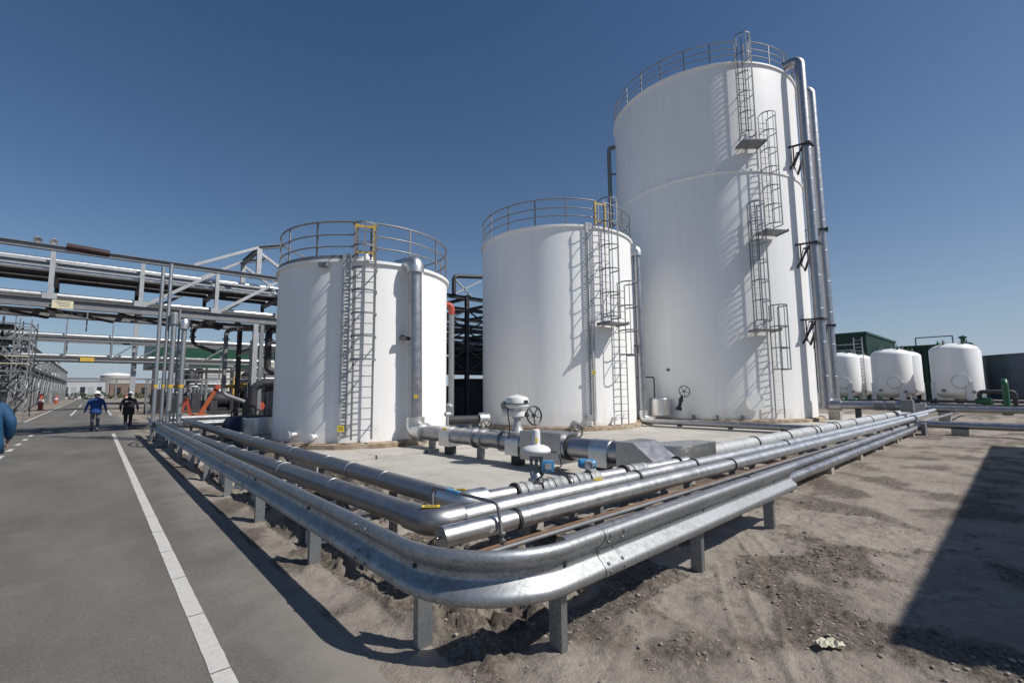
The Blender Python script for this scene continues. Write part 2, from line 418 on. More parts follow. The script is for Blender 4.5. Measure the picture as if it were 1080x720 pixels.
def gz(x, y):
    d = math.hypot(x - 2, y - 1)
    m = sstep(ROADR, ROADR + .28, x)
    if m <= 0: return -.004 if x > -30 else 0
    h = .036 * noise.fractal(V((x * .8, y * .8, 3.1)), 1, 2, 5)
    if d < 34:
        h += .022 * noise.fractal(V((x * 3.3, y * 3.3, 9.0)), .9, 2.1, 4) * (1 - sstep(14, 34, d))
        so_ = soil_at(x, y); k = 1 - sstep(9, 20, d)
        uu, vv = x * .74 - y * .67, x * .67 + y * .74
        n2 = noise.fractal(V((uu * 1.5, vv * 5.5, 7.7)), .8, 2.1, 3)
        h -= .020 * (1 - sstep(.0, .07, abs(n2 - .33))) * (1 - sstep(8, 16, d))
        if k > 0:
            c = noise.fractal(V((x * 8, y * 8, 1.7)), .7, 2.2, 3)
            h += k * ((.012 + .030 * so_) * max(0, c - .05) - .012 * max(0, -c - .25) * (1 - so_))
    # loose heaps and a dug trench under the pipes beside the road
    b = sstep(1.75, 2.05, x) * (1 - sstep(3.9, 4.5, x)) * sstep(2.1, 3.0, y) * (1 - sstep(22, 24, y))
    if b > 0:
        w = noise.fractal(V((x * 1.9, y * 1.1, 5.5)), .9, 2.2, 5)
        h += b * (.05 * w - .085 + .085 * sstep(-.02, .04, w) + .06 * sstep(.26, .33, w + .15 * noise.noise(V((x * 6, y * 6, 2)))) + .03 * abs(noise.noise(V((x * 4.5, y * 2.2, .4)))))
    if x > 8 or y > 12:
        h *= .6
    if 2.5 < x < 6 and .5 < y < 2.6:
        d, s = trk_dist(x, y)
        if d < .13:
            e = 1 - sstep(.09, .13, d)
            h = h * (1 - .75 * e) + e * (-.016 + .009 * (math.sin(s * 95 + d * 55) > .2)) + .014 * sstep(.07, .105, d) * (1 - sstep(.105, .13, d))
    return h * m - .004
xs = grid_axis(-1500, 1600, 1.4, 7.0, .022, 1.045); ys = grid_axis(-1500, 1600, -.2, 5.6, .022, 1.045)
g = MB(); nx = len(xs)
for y in ys:
    for x in xs: g.v.append(V((x, y, gz(x, y))))
for j in range(len(ys) - 1):
    for i in range(nx - 1): g.face(j * nx + i, j * nx + i + 1, (j + 1) * nx + i + 1, (j + 1) * nx + i)
gnd = struct(g, 'ground', M['sand'], smooth=180)
at_ = gnd.data.attributes.new('soil', 'FLOAT', 'POINT')
at_.data.foreach_set('value', [soil_at(p.x, p.y) if abs(p.x) < 60 and abs(p.y) < 60 else .3 for p in g.v])

# road: a thin slab with an uneven right edge
rd = MB(); edge = []
y = -25.
while y < 160:
    edge.append((ROADR + .035 * noise.noise(V((y * 1.7, 0, 0))) + .02 * noise.noise(V((y * 7, 3, 0))), y)); y += .12 if y < 14 else 1.
o = 0
for x, yy in edge: rd.v += [V((ROADL, yy, .008)), V((x, yy, .008)), V((x + .012, yy, -.03))]
for i in range(len(edge) - 1):
    a = i * 3; rd.face(a, a + 1, a + 4, a + 3); rd.face(a + 1, a + 2, a + 5, a + 4)
struct(rd, 'road', M['road'], smooth=None)
mk = MB()
def stripe(x0, x1, y0, y1, z=.0125):
    n = max(1, int((y1 - y0) / .1)) if y0 < 12 else 1
    o = len(mk.v)
    for i in range(n + 1):
        yy = y0 + (y1 - y0) * i / n
        j = .006 * noise.noise(V((yy * 9, x0, 0)))
        mk.v += [V((x0 + j, yy, z)), V((x1 + j * .7 + .004 * noise.noise(V((yy * 14, 5, 0))), yy, z))]
    for i in range(n): mk.face(o + 2 * i, o + 2 * i + 1, o + 2 * i + 3, o + 2 * i + 2)
y = .6
while y < 25.6:
    stripe(.640, .750, y, min(y + .96, 25.9)); y += .973
for yy in (20.4, 22.5, 24.6, 26.7, 16.2, 18.3): stripe(-1.86, -1.74, yy, yy + .9)
stripe(-1.28, -1.14, 48, 63); stripe(.98, 1.12, 46, 58); stripe(.98, 1.12, 68, 80); stripe(-1.28, -1.14, 74, 88)
stripe(-3.05, -2.92, 40, 150)
struct(mk, 'road_marking', M['line'], smooth=None)

# concrete: low apron in front of the tanks and the raised pad of the first tank
cn = MB()
for (x0, x1, y0, y1) in ((4.5, 8.2, 4.95, 8.05), (8.212, 12.6, 4.95, 8.05), (12.612, 17.2, 4.95, 8.05), (17.212, 23, 4.95, 8.05),
                         (4.5, 8.2, 8.062, 10.6), (8.212, 12.6, 8.062, 13), (12.612, 17.2, 8.062, 21), (17.212, 23, 8.062, 21), (23.012, 33, 4.95, 21), (9.2, 12.6, 13.012, 21)):
    cn.box(x0, x1, y0, y1, -.1, .08)
struct(cn, 'concrete_apron', M['conc'], smooth=None, bevel=.008)
pd = MB()
for (x0, x1) in ((3.75, 5.15), (5.158, 6.55), (6.558, 9.18)): pd.box(x0, x1, 10.62, 20.5, -.1, .165)
struct(pd, 'concrete_pad', M['conc'], smooth=None, bevel=.012)
jt = MB()
for x in (5.154, 6.554): jt.box(x - .018, x + .018, 10.612, 10.63, .02, .172)
struct(jt, 'pad_joint', M['dark'], smooth=None)

# loose clods and stones on the sand
st = MB(); rr = random.Random(3)
def clod(x, y, r):
    bm = bmesh.new(); bmesh.ops.create_icosphere(bm, subdivisions=1, radius=r)
    sx, sy, sz = rr.uniform(.7, 1.4), rr.uniform(.7, 1.4), rr.uniform(.45, .8); a = rr.uniform(0, 6)
    z = gz(x, y) + r * .2
    for v in bm.verts:
        p = v.co * (1 + .35 * noise.noise(v.co / r * 1.4 + V((x, y, 0)) * 7)); p = V((p.x * sx, p.y * sy, p.z * sz)); p.rotate(Matrix.Rotation(a, 3, 'Z')); v.co = p + V((x, y, z))
    bm.verts.index_update()
    st.add([v.co.copy() for v in bm.verts], [[v.index for v in f.verts] for f in bm.faces]); bm.free()
for i in range(9000):
    d = rr.random() ** 1.6 * 13; a = R(rr.uniform(0, 92))
    x = 1.7 + d * math.sin(a) ; y = .1 + d * math.cos(a) * .9
    if rr.random() < .6: x = rr.uniform(1.6, 8); y = rr.uniform(.0, 2.5)
    if rr.random() > .12 + .88 * soil_at(x, y): continue
    if x > 4.5 and y > 4.8: continue
    clod(x, y, .003 + .017 * rr.random() ** 6)
tag(single(st, 'sand_clods', M['clod'], 'small dry clods and stones scattered over the bare sand', 'stones', smooth=None), kind='stuff')

# far hedge at the end of the road
hd = MB(); rr = random.Random(5)
for i in range(900):
    x = rr.uniform(-16, 26); y = 158 + rr.uniform(0, 3); z = rr.random() * (1.6 + .9 * noise.noise(V((x * .5, 0, 0))))
    a = rr.uniform(0, 6); e = V((math.cos(a), math.sin(a), rr.uniform(-.5, .5))) * .35; u = V((0, 0, .3)).cross(e).normalized() * .3 + V((0, 0, .25))
    c = V((x, y, z)); hd.add([c - e, c + u * .6, c + e, c - u * .6], [(0, 1, 2, 3)])
tag(single(hd, 'hedge', M['leaf'], 'low dark green hedge closing off the far end of the road', 'hedge', smooth=None), kind='stuff')

# ------------------------------------------------------------------ guardrails
WP = [(.022, .004), (.048, .0), (.074, .018), (.084, .048), (.076, .078), (.046, .108), (.014, .138), (.004, .156), (.004, .188), (.014, .206),
      (.046, .236), (.076, .266), (.084, .296), (.074, .326), (.048, .344), (.022, .340)]
def smooth_prof(p):
    out = []
    for i in range(len(p) - 1):
        a, b, c, d = p[max(i - 1, 0)], p[i], p[i + 1], p[min(i + 2, len(p) - 1)]
        for t in (0, .34, .67):
            q = []
            for k in (0, 1):
                q.append(.5 * (2 * b[k] + (c[k] - a[k]) * t + (2 * a[k] - 5 * b[k] + 4 * c[k] - d[k]) * t * t + (-a[k] + 3 * b[k] - 3 * c[k] + d[k]) * t ** 3))
            out.append(tuple(q))
    return out + [p[-1]]
WPS = smooth_prof(WP)
def beam_mesh(path, z0, off=0., th=.005):
    """path: list of (x, y, nx, ny); outward normal in plan"""
    front = [(d + off, z) for d, z in WPS]; back = []
    for i, (d, z) in enumerate(front):
        a = front[max(i - 1, 0)]; b = front[min(i + 1, len(front) - 1)]
        t = V((b[0] - a[0], b[1] - a[1])).normalized()
        back.append((d - t.y * th, z + t.x * th))
    loop = front + back[::-1]; n = len(loop)
    m = MB()
    for (x, y, nx_, ny_) in path:
        for d, z in loop: m.v.append(V((x + nx_ * d, y + ny_ * d, z0 + z)))
    for i in range(len(path) - 1):
        for k in range(n): k2 = (k + 1) % n; m.face(i * n + k, i * n + k2, (i + 1) * n + k2, (i + 1) * n + k)
    h = n // 2
    for e in (0, len(path) - 1):
        for k in range(h - 1): m.face(e * n + k, e * n + k + 1, e * n + n - 2 - k, e * n + n - 1 - k)
    return m
def bolt_mesh(p, n, r=.011):
    m = MB(); n = V(n).normalized()
    m.lathe([(r * 1.35, -.004), (r * 1.35, .003), (r, .003), (r * .8, .010), (.0, .012)], p, n, 8); return m
def channel(m, c, wdir, fdir, w, f, z0, z1, t=.007):
    """C post: web along wdir at c, flanges along fdir"""
    w_ = V(wdir); f_ = V(fdir); c = V(c)
    P = [c, c + w_ * w, c + w_ * w + f_ * f, c + w_ * (w - .0) + f_ * f - w_ * t, c + w_ * (w - t) + f_ * t, c + w_ * t + f_ * t, c + w_ * t + f_ * f, c + f_ * f]
    return m.prism([(p.x, p.y) for p in P], z0, z1)
RZ = .385
gr = thing('guardrail', 'long galvanised crash barrier that rounds the corner between the road and the sand', 'guardrail', (2.45, 2.95, 0))
CX, CY, CR = 2.45, 2.95, .75
def path_pts(s0, s1, step=.5):
    """arc length: 0 at corner start on the left run, negative up the road, then round and along +x"""
    La = CR * PI / 2; out = []
    def at(s):
        if s <= 0: return (1.70, CY - s, -1, 0)
        if s < La:
            a = PI + s / CR; return (CX + CR * math.cos(a), CY + CR * math.sin(a), math.cos(a), math.sin(a))
        return (CX + s - La, CY - CR, 0, -1)
    ss = [s0]
    s = s0
    while s < s1 - 1e-6:
        st_ = .07 if -.05 < s < La + .05 else step
        if s < -.05 and s + st_ > -.05: st_ = -.05 - s + 1e-4
        s = min(s + st_, s1); ss.append(s)
    return [at(s) for s in ss]
La = CR * PI / 2
secs = [(-20.7, -16.5, .0), (-16.8, -12.5, .006), (-12.8, -8.5, 0), (-8.8, -4.5, .006), (-4.8, -.55, 0), (-.75, La + .55, .006), (La + .35, La + 4.5, .0135)]
for (a, b, off) in secs:
    bm_ = beam_mesh(path_pts(a, b), RZ, off).build('beam', M['galv'], gr, smooth=40)
    for s in ((a + .05, a + .22) if a > -20 else ()):
        (x, y, nx_, ny_) = path_pts(s, s + .01)[0]
        for d, z, nz in ((.082, .045, -.1), (.060, .095, .6), (.082, .30, .1), (.060, .250, -.6)):
            bolt_mesh((x + nx_ * (d + off + .004), y + ny_ * (d + off + .004), RZ + z), (nx_, ny_, nz)).build('bolt', M['steel'], bm_)
for yy in (2.85, 4.95, 7.05, 9.05, 11.0, 13, 15, 17, 19, 21, 23):
    m = channel(MB(), (1.706, yy, 0), (1, 0, 0), (0, 1, 0), .115, .06, -.3, .60)
    p = m.build('post', M['galv2'], gr, smooth=None)
    if yy < 12: bolt_mesh((1.70 - .012, yy + .03, RZ + .172), (-1, 0, 0), .013).build('bolt', M['dark'], p)
for xx in (2.42, 4.43, 6.33):
    m = channel(MB(), (xx, 2.206, 0), (0, 1, 0), (1, 0, 0), .115, .06, -.3, .60)
    p = m.build('post', M['galv2'], gr, smooth=None)
    bolt_mesh((xx + .03, 2.2 - .012, RZ + .172), (0, -1, 0), .013).build('bolt', M['dark'], p)
# short second barrier across the far end
g2 = thing('guardrail', 'short pale barrier standing across the far end of the road barrier, behind the vent poles', 'guardrail', (3.1, 23.6, 0))
beam_mesh([(2.35, 23.2, 0, -1), (4.45, 23.2, 0, -1)], .37).build('beam', M['galv'], g2, smooth=40)
beam_mesh([(2.35, 23.9, 0, -1), (4.45, 23.9, 0, -1)], .37).build('beam', M['galv'], g2, smooth=40)
for xx in (2.5, 4.36):
    MB().box(xx, xx + .1, 23.21, 23.88, -.1, .66).build('post', M['galv2'], g2, smooth=None, bevel=.006)

# ------------------------------------------------------------------ ground level pipes
def pipe(name, label, pts, r, m, rad=None, bands=(), bandm='band', seams=1.05, seg=20, group=None, bw=.05, cat='pipe', ends=()):
    P = [V(p) for p in pts]; c = P[0].copy(); c.z = 0
    root = thing(name, label, cat, c, group)
    path = fillet(P, rad) if rad else P
    mb = MB().tube(path, r, seg)
    if seams:
        for i in range(len(P) - 1):
            L = (P[i + 1] - P[i]).length; d = (P[i + 1] - P[i]).normalized(); k = seams * .6
            while k < L - .15:
                q = P[i] + d * k
                if not rad or min((q - p).length for p in P[1:-1] or [q + V((9, 9, 9))]) > rad * 1.3:
                    mb.lathe([(r, -.03), (r + .003, -.028), (r + .003, 0), (r, .002)], q, d, seg, cap=False)
                k += seams
    mb.build('pipe_run', m, root, smooth=50)
    for (i, t) in bands:
        q = along(P[i], P[i + 1], t); d = (P[i + 1] - P[i]).normalized()
        MB().lathe([(r, -bw / 2), (r + .012, -bw / 2 + .006), (r + .012, bw / 2 - .006), (r, bw / 2)], q, d, seg).build('band', M[bandm], root, smooth=50)
    return root
def sticker(root, c, n, u, w, h, lines=True):
    """yellow label plate with small dark print, a few mm proud of what it is stuck to"""
    n = V(n).normalized(); u = V(u).normalized(); v = n.cross(u)
    m = MB(); m.obox(V(c) + n * .003, u, v, n, w / 2, h / 2, .002)
    p = m.build('label_plate', M['yellow'], root, smooth=None)
    if lines:
        k = MB()
        for j in (-.22, .12): k.obox(V(c) + n * .0065 + v * h * j, u, v, n, w * .36, h * .06, .001)
        k.build('print', M['black'], p, smooth=None)
    return p

# road side run: two dull insulated pipes
LT = [(2.83, 23.0, .55), (2.97, 4.36, .55)]; LN = [(1.99, 23.2, .55), (2.01, 13.0, .55), (2.33, 4.0, .55)]
def ln_x(y): return 2.01 + (13 - y) / 9 * .32 if y < 13 else 2.0
def lt_x(y): return 2.97 - (y - 4.36) / 18.64 * .14
pl = pipe('insulated_pipe', 'dull grey insulated pipe along the road, the one farther from the barrier', LT, .115, M['slate'], seams=2.0)
for y in (6.9, 9.5, 12.3, 15.3): MB().lathe([(.117, -.04), (.127, -.03), (.127, .03), (.117, .04)], (lt_x(y), y, .55), (0, 1, 0), 20).build('clamp', M['galv'], pl)
pn = pipe('insulated_pipe', 'dull grey insulated pipe along the road just inside the barrier', LN, .115, M['slate'], rad=.4, seams=2.0)
for y in (7.6, 10.7, 14.2): MB().lathe([(.117, -.04), (.127, -.03), (.127, .03), (.117, .04)], (ln_x(y), y, .55), (-.03, 1, 0), 20).build('clamp', M['galv'], pn)
# mitred elbow covers at the corner
def elbow_cover(root, c, r, a0, a1, n, m, name='elbow_cover', wall=1.10):
    pts = fillet([V(c) + V(a0), V(c), V(c) + V(a1)], r * 1.3, n)
    return MB().tube(pts, r * wall, 20).build(name, m, root, smooth=28)
ec = elbow_cover(pn, (2.337, 3.68, .55), .115, (-.015, .36, 0), (.30, -.012, 0), 4, M['slate'])
sticker(pn, (2.36, 3.74, .679), (-.03, .03, 1), (.75, -.65, 0), .16, .075)
ec = elbow_cover(pl, (2.972, 4.09, .55), .113, (0, .34, 0), (.28, -.012, 0), 4, M['alu'])
sticker(pl, (2.99, 4.15, .676), (-.03, .03, 1), (.75, -.65, 0), .13, .06)

# corner run along the sand, from the barrier inwards
y0 = lambda x, a, b: a + b * x
pipe('conduit', 'thin dark conduit lying lowest between the barrier and the bright pipes', [(2.4, 3.06, .41), (14.5, 2.90, .41)], .02, M['steel'], seams=0, seg=10)
pipe('conduit', 'thin rusty tracing line running under the outermost bright pipe', [(2.4, 3.16, .40), (10.5, 3.03, .40)], .016, M['rustline'], seams=0, seg=10)
pc = pipe('clad_pipe', 'bright aluminium pipe nearest the barrier, with a capped end at the corner', [(2.19, 3.30, .54), (16.7, 2.89, .54), (25.2, 2.75, .54)], .088, M['alu'], bands=[(0, .055), (0, .36)], seams=1.6)
MB().lathe([(.091, 0), (.091, -.012), (.06, -.02), (.012, -.024), (.012, -.05), (0, -.05)], (2.19, 3.30, .54), (1, -.028, 0), 20).build('end_cap', M['alud'], pc)
pb = pipe('clad_pipe', 'bright aluminium pipe that leaves the yellow-labelled elbow, second row from the barrier', [(2.59, 3.665, .55), (15.5, 3.22, .55), (29.4, 2.92, .55)], .094, M['alu'], bands=[(0, .22), (0, .335), (0, .62)], seams=1.6)
sticker(pb, (4.63, 3.57, .642), (-.2, -.25, 1), (1, -.03, 0), .14, .05)
pa = pipe('clad_pipe', 'short bright aluminium pipe carrying the control valve and the blue transmitter', [(3.21, 4.08, .55), (7.18, 3.745, .55)], .084, M['alu'], seams=1.7)
dA = (V((7.18, 3.745, .55)) - V((3.21, 4.08, .55))).normalized()
A0 = V((3.21, 4.08, .55))
def wrapped(root, t0, t1, r):
    mb = MB(); k = t0; prof = []
    while k < t1:
        j = .008 * noise.noise(V((k * 17, 2, 3)))
        prof += [(r + j, k), (r + .007 + j, k + .035), (r + .006 + j, k + .085), (r - .006 + j, k + .10)]; k += .108
    mb.lathe([(.06, t0 - .01)] + prof + [(.06, k)], A0, dA, 24); mb.build('wrapped_section', M['wrap'], root, smooth=60)
    for i in range(int((t1 - t0) / .216)):
        q = t0 + .1 + .216 * i
        MB().lathe([(r + .005, -.006), (r + .017, 0), (r + .005, .006)], A0 + dA * q, dA + V((0, 0, .2 * (-1) ** i)), 24).build('tie_wire', M['dark'], root)
wrapped(pa, .50, 1.2, .100); wrapped(pa, 1.34, 1.83, .098); wrapped(pa, 2.46, 2.84, .096)
for t in (.47, 1.27, 2.4, 3.7): MB().lathe([(.088, -.02), (.116, -.016), (.116, .016), (.088, .02)], A0 + dA * t, dA, 24).build('band', M['band'], pa)
pd_ = pipe('clad_pipe', 'long silver pipe emerging beyond the barrier end, upper of the outer pair', [(3.3, 2.98, .29), (16, 2.90, .29), (22.2, 2.84, .29)], .092, M['alud'], bands=[(0, .33)], seams=1.3)
pe = pipe('clad_pipe', 'long silver pipe lying lowest and outermost beyond the barrier end', [(3.3, 2.75, .215), (16, 2.71, .215), (22.0, 2.68, .215)], .082, M['alud'], seams=1.3)
# thin hoop over the corner pipes
hp = thing('vent_hoop', 'thin grey tube bridging over the corner pipes with a blue marker sleeve', 'pipe', (2.8, 3.4, 0))
pts = fillet([(2.68, 4.22, .45), (2.68, 4.22, .74), (2.71, 3.20, .745), (2.72, 3.15, .40)], .07, 6)
MB().tube(pts, .017, 12).build('tube', M['steel'], hp)
MB().lathe([(.02, 0), (.0215, .002), (.0215, .2), (.02, .202)], (2.688, 3.95, .744), (.02, -1, 0), 12).build('marker_sleeve', mat('blue sleeve', (.12, .38, .58), .5), hp)
for z in (.42, .48): MB().lathe([(.018, 0), (.03, .002), (.03, .022), (.018, .024)], (2.719, 3.152, z), (0, 0, 1), 8).build('fitting', M['alud'], hp)

# header from the first tank's vent to the big corner box
H0 = V((6.85, 11.62, .57)); H1 = V((7.20, 4.6, .57)); dH = (H1 - H0).normalized()
hr = thing('header_pipe', 'large silver header pipe crossing the apron from the left tank to the corner box', 'pipe', (7, 8, .08))
mb = MB().tube([H0 + dH * .18, H1], .205, 24)
for k in (1.2, 2.15, 3.0, 4.2, 5.0, 6.1): mb.lathe([(.205, -.02), (.211, -.018), (.211, .018), (.205, .02)], H0 + dH * k, dH, 24, cap=False)
mb.build('pipe_run', M['alud'], hr, smooth=50)
for k, ln in ((1.55, .42), (4.0, .40), (6.25, .40)):
    c = H0 + dH * k
    sec = []
    for i in range(13): a = PI * i / 12; sec.append((math.cos(a) * .220, math.sin(a) * .220))
    sec += [(-.220, -.27), (.220, -.27)]
    side = V((dH.y, -dH.x, 0))
    poly = [c - dH * ln / 2 + side * u + V((0, 0, w)) for u, w in sec]
    bx = MB().extrude_poly(poly, dH * ln); sc = bx.build('saddle_cover', M['alu'], hr, smooth=30)
    MB().box(c.x - .10, c.x + .10, c.y - .12, c.y + .12, .08, .315).build('pedestal', M['dark'], hr, smooth=None)
for k in (.75, 2.75): MB().box(H0.x + dH.x * k - .07, H0.x + dH.x * k + .07, H0.y + dH.y * k - .07, H0.y + dH.y * k + .07, .08, .43).build('pedestal', M['galv2'], hr, smooth=None)
for k in (.38, 2.62, 2.9, 3.55, 5.45):
    MB().lathe([(.205, -.035), (.25, -.03), (.25, .03), (.205, .035)], H0 + dH * k, dH, 24).build('flange', M['alud'], hr, smooth=40)
c = H0 + dH * 4.85                                                     # square valve enclosure
vb = MB().obox(c + V((.04, 0, -.02)), dH, (dH.y, -dH.x, 0), (0, 0, 1), .56, .29, .30).build('valve_enclosure', M['alud'], hr, smooth=None, bevel=.012)
side = V((dH.y, -dH.x, 0)); 
sticker(hr, c + V((.04, 0, -.02)) + side * .292 + V((0, 0, .2)) - dH * .06, side, dH, .17, .075)
sticker(hr, H0 + dH * 1.5 + side * .159 + V((0, 0, .159)), side + V((0, 0, 1)), dH, .16, .07)
MB().lathe([(.205, 0), (.255, .01), (.255, .04), (.205, .05)], H0 + dH * 5.47, dH, 24).build('band', M['band'], hr)

# corner box and the large pale pipe that leaves it
F0 = V((8.95, 4.30, .45)); F1 = V((28.6, 3.82, .45))
pf = thing('clad_pipe', 'thick pale segmented pipe with black bands leaving the big corner box', 'pipe', (9, 4.3, 0))
dF = (F1 - F0).normalized()
mb = MB().tube([F0, F1], .155, 24)
k = .6
while k < 19: mb.lathe([(.155, -.02), (.160, -.018), (.160, .018), (.155, .02)], F0 + dF * k, dF, 24, cap=False); k += .92
mb.build('pipe_run', M['clad'], pf, smooth=50)
for k in (2.3, 4.25, 6.2, 6.55, 8.1, 8.45, 10.3, 12.6, 14.8, 17): MB().lathe([(.155, -.03), (.172, -.024), (.172, .024), (.155, .03)], F0 + dF * k, dF, 24).build('band', M['band'], pf)
cb = MB()                                                              # flat topped housing with a rounded outer corner
prof = [(8.98, 4.08), (8.98, 4.52), (8.3, 4.76), (7.66, 4.93), (7.66, 4.45)] + [(8.3 + .64 * math.cos(PI + t * PI / 16), 4.45 + .37 * math.sin(PI + t * PI / 16)) for t in range(1, 9)]
cb.prism(prof, .27, .70)
cb.build('elbow_housing', M['alu'], pf, smooth=30)
sp_ = MB().extrude_poly([(6.90, 4.92, .26), (6.90, 4.12, .26), (6.90, 3.98, .34), (6.90, 4.0, .40), (6.90, 4.56, .80), (6.90, 4.92, .80)], (.75, .0, 0))
sp_.build('sloped_cover', M['alud'], pf, smooth=None, bevel=.006)

# branch pipe from the middle tank's vent and the pipe from the tall tank's vents
pg = pipe('clad_pipe', 'silver pipe low across the apron from the middle tank vent to the pipe bundle', [(17.85, 11.2, .30), (18.2, 4.35, .30)], .12, M['alud'], seams=1.5)
for yy in (9.6, 7.6, 5.8): MB().box(17.85 + (11.2 - yy) * .051 - .12, 17.85 + (11.2 - yy) * .051 + .12, yy - .05, yy + .05, .08, .2).build('shoe', M['dark'], pg, smooth=None)
pipe('conduit', 'thin dark line on the apron beside the middle tank branch pipe', [(17.5, 10.6, .14), (17.8, 5, .14)], .03, M['steel'], seams=0, seg=8)
# crossing pipes on the right
px = pipe('clad_pipe', 'grey pipe crossing the sand on the right, the nearer of the two', [(22.35, 3.2, .34), (22.6, -9, .34)], .125, M['alud'], seams=1.8)
for yy in (1.6, -1.5, -5): MB().box(22.2, 22.75, yy - .22, yy + .22, -.1, .225).build('support_block', M['concd'], px, smooth=None, bevel=.02)
px = pipe('clad_pipe', 'farther of two grey crossing pipes on the right, ending in a square box', [(29.6, 3.9, .62), (29.8, -9, .62)], .15, M['alud'], seams=1.8)
for yy in (2.6, -1.2, -5): MB().box(29.4, 30.0, yy - .2, yy + .2, -.1, .475).build('support_block', M['concd'], px, smooth=None, bevel=.02)
MB().box(29.25, 29.95, 3.2, 3.95, .38, .86).build('corner_box', M['alud'], px, smooth=None, bevel=.015)
pipe('conduit', 'thin pipe rising beyond the bundle towards the small vessels', [(23, 2.7, .36), (31, 2.2, .45), (38, 2.1, .45)], .05, M['alud'], seams=0, seg=10)
MB_ = thing('pipe_junction', 'grey collars and flanges where the bundle meets the crossing pipe', 'pipe fitting', (22.3, 3.0, 0))
for (yy, z, r) in ((2.84, .29, .125), (2.66, .215, .11), (2.80, .54, .12), (3.07, .55, .13)):
    MB().lathe([(r * .7, -.12), (r, -.11), (r, -.07), (r * .8, -.06), (r * .8, .06), (r, .07), (r, .11), (r * .7, .12)], (22.2, yy, z), (1, 0, 0), 16).build('collar', M['alud'], MB_)
MB().box(21.6, 22.1, 2.42, 2.54, .0, .4).build('bracket', M['steel'], MB_, smooth=None)

# low sleepers carrying the bundles
def sleeper(label, a, b, pads, ax):
    a = V(a); b = V(b); c = (a + b) / 2
    t = thing('pipe_sleeper', label, 'support', (c.x, c.y, 0), 'low sleepers under the pipe bundles')
    for e in (a, b):
        q = along(e, c, .18); MB().box(q.x - .12, q.x + .12, q.y - .12, q.y + .12, -.2, .14).build('footing', M['concd'], t, smooth=None, bevel=.012)
    MB().ibeam(V((a.x, a.y, .19)), V((b.x, b.y, .19)), .1, .1, .012).build('cross_beam', M['galv2'], t, smooth=None)
    for (x, y, top) in pads:
        w = (.03, .045) if ax == 'x' else (.045, .03)
        MB().box(x - w[0], x + w[0], y - w[1], y + w[1], .24, top).build('saddle', M['steel'], t, smooth=None)
SL = 'low steel sleeper on concrete footings carrying the pipe bundle'
for x in (4.2, 6.1, 8.2, 10.5, 13, 15.6, 18.3, 20.8):
    pads = [(x, 3.30 - .0283 * (x - 2.19), .455), (x, 3.665 - .0345 * (x - 2.59) if x < 15.5 else 3.22 - .0216 * (x - 15.5), .458)]
    if x > 9: pads.append((x, 4.30 - .0244 * (x - 8.95), .30))
    elif x < 7.1: pads.append((x, 4.08 - .0844 * (x - 3.21), .468))
    sleeper(SL, (x, 3.10 - .028 * (x - 2.2), 0), (x, 4.45, 0), pads, 'x')
    bl = MB().box(x + .5, x + .7, 2.70, 3.05, -.1, .125)
    single(bl, 'support_block', M['concd'], 'low concrete block under the two lowest pipes behind the barrier', 'support', (x + .6, 2.83, 0), 'low blocks under the outer pipes', smooth=None, bevel=.012)

for y in (5.6, 8.1, 10.6, 13.2, 16, 18.8, 21.5):
    sleeper('low steel sleeper on concrete footings under the two dull road side pipes', (1.92, y, 0), (3.2, y, 0),
            [(ln_x(y), y, .437), (lt_x(y), y, .437)], 'y')

# pale looped tracing tubes hanging behind the barrier posts
for i, y in enumerate((5.75, 7.75, 9.6, 11.7)):
    lab = ['pale bent tracing tubes hanging behind the road barrier nearest its corner', 'second set of pale bent tracing tubes behind the road barrier, counting from the corner',
           'third set of pale bent tracing tubes behind the road barrier, counting from the corner', 'pale bent tracing tubes hanging behind the barrier, the set farthest from the corner'][i]
    t = thing('tracing_loop', lab, 'tube', (2.2, y, 0), 'tracing loops under the road side pipes')
    for k in (0, 1):
        d = .06 * k
        pts = fillet([(2.42, y + .0 + d, .40), (2.05, y + .02 + d, .34 + d * .3), (1.95 + d * .4, y - .06 + d, .05 + d), (2.02 + d, y - .42 + d, .06 + d), (2.1, y - .5 + d, .36), (2.4, y - .5 + d, .40)], .07, 5)
        MB().tube(pts, .016, 10).build('tube', M['pvc'], t)
pp = MB()                                                              # crumpled paper
vs = {}
for i in range(9):
    for j in range(7):
        x = (i / 8 - .5) * .16; y = (j / 6 - .5) * .10
        vs[i, j] = len(pp.v); pp.v.append(V((3.78 + x * .8 + y * .5, 1.02 - x * .6 + y * .8, gz(3.78, 1.0) + .022 + .030 * noise.noise(V((i * .55, j * .6, 1.1))) + .02 * noise.noise(V((i * 1.3, j * 1.5, 7))))))
for i in range(8):
    for j in range(6): pp.face(vs[i, j], vs[i + 1, j], vs[i + 1, j + 1], vs[i, j + 1])
o_ = single(pp, 'crumpled_paper', M['paper'], 'crumpled yellowish paper scrap lying on the bare sand', 'litter', (3.78, 1.02, 0), smooth=None)
md = o_.modifiers.new('thickness', 'SOLIDIFY'); md.thickness = .003

# ------------------------------------------------------------------ valves and instruments
def handwheel(mb, c, n, r, t=.012):
    n = V(n).normalized(); c = V(c)
    u = n.cross(V((0, 0, 1)) if abs(n.z) < .9 else V((1, 0, 0))).normalized(); v = n.cross(u)
    ring = [c + (u * math.cos(2 * PI * k / 24) + v * math.sin(2 * PI * k / 24)) * r for k in range(25)]
    mb.tube(ring, t, 8, cap=False)
    for k in range(5):
        a = 2 * PI * k / 5 + .3; mb.tube([c - n * .02, c + (u * math.cos(a) + v * math.sin(a)) * r], t * .75, 6)
    mb.lathe([(t * 2.2, -.05), (t * 2.2, .02), (0, .025)], c, n, 10)
def av(root, mb, name, m, **k): return mb.build(name, m, root, **k)
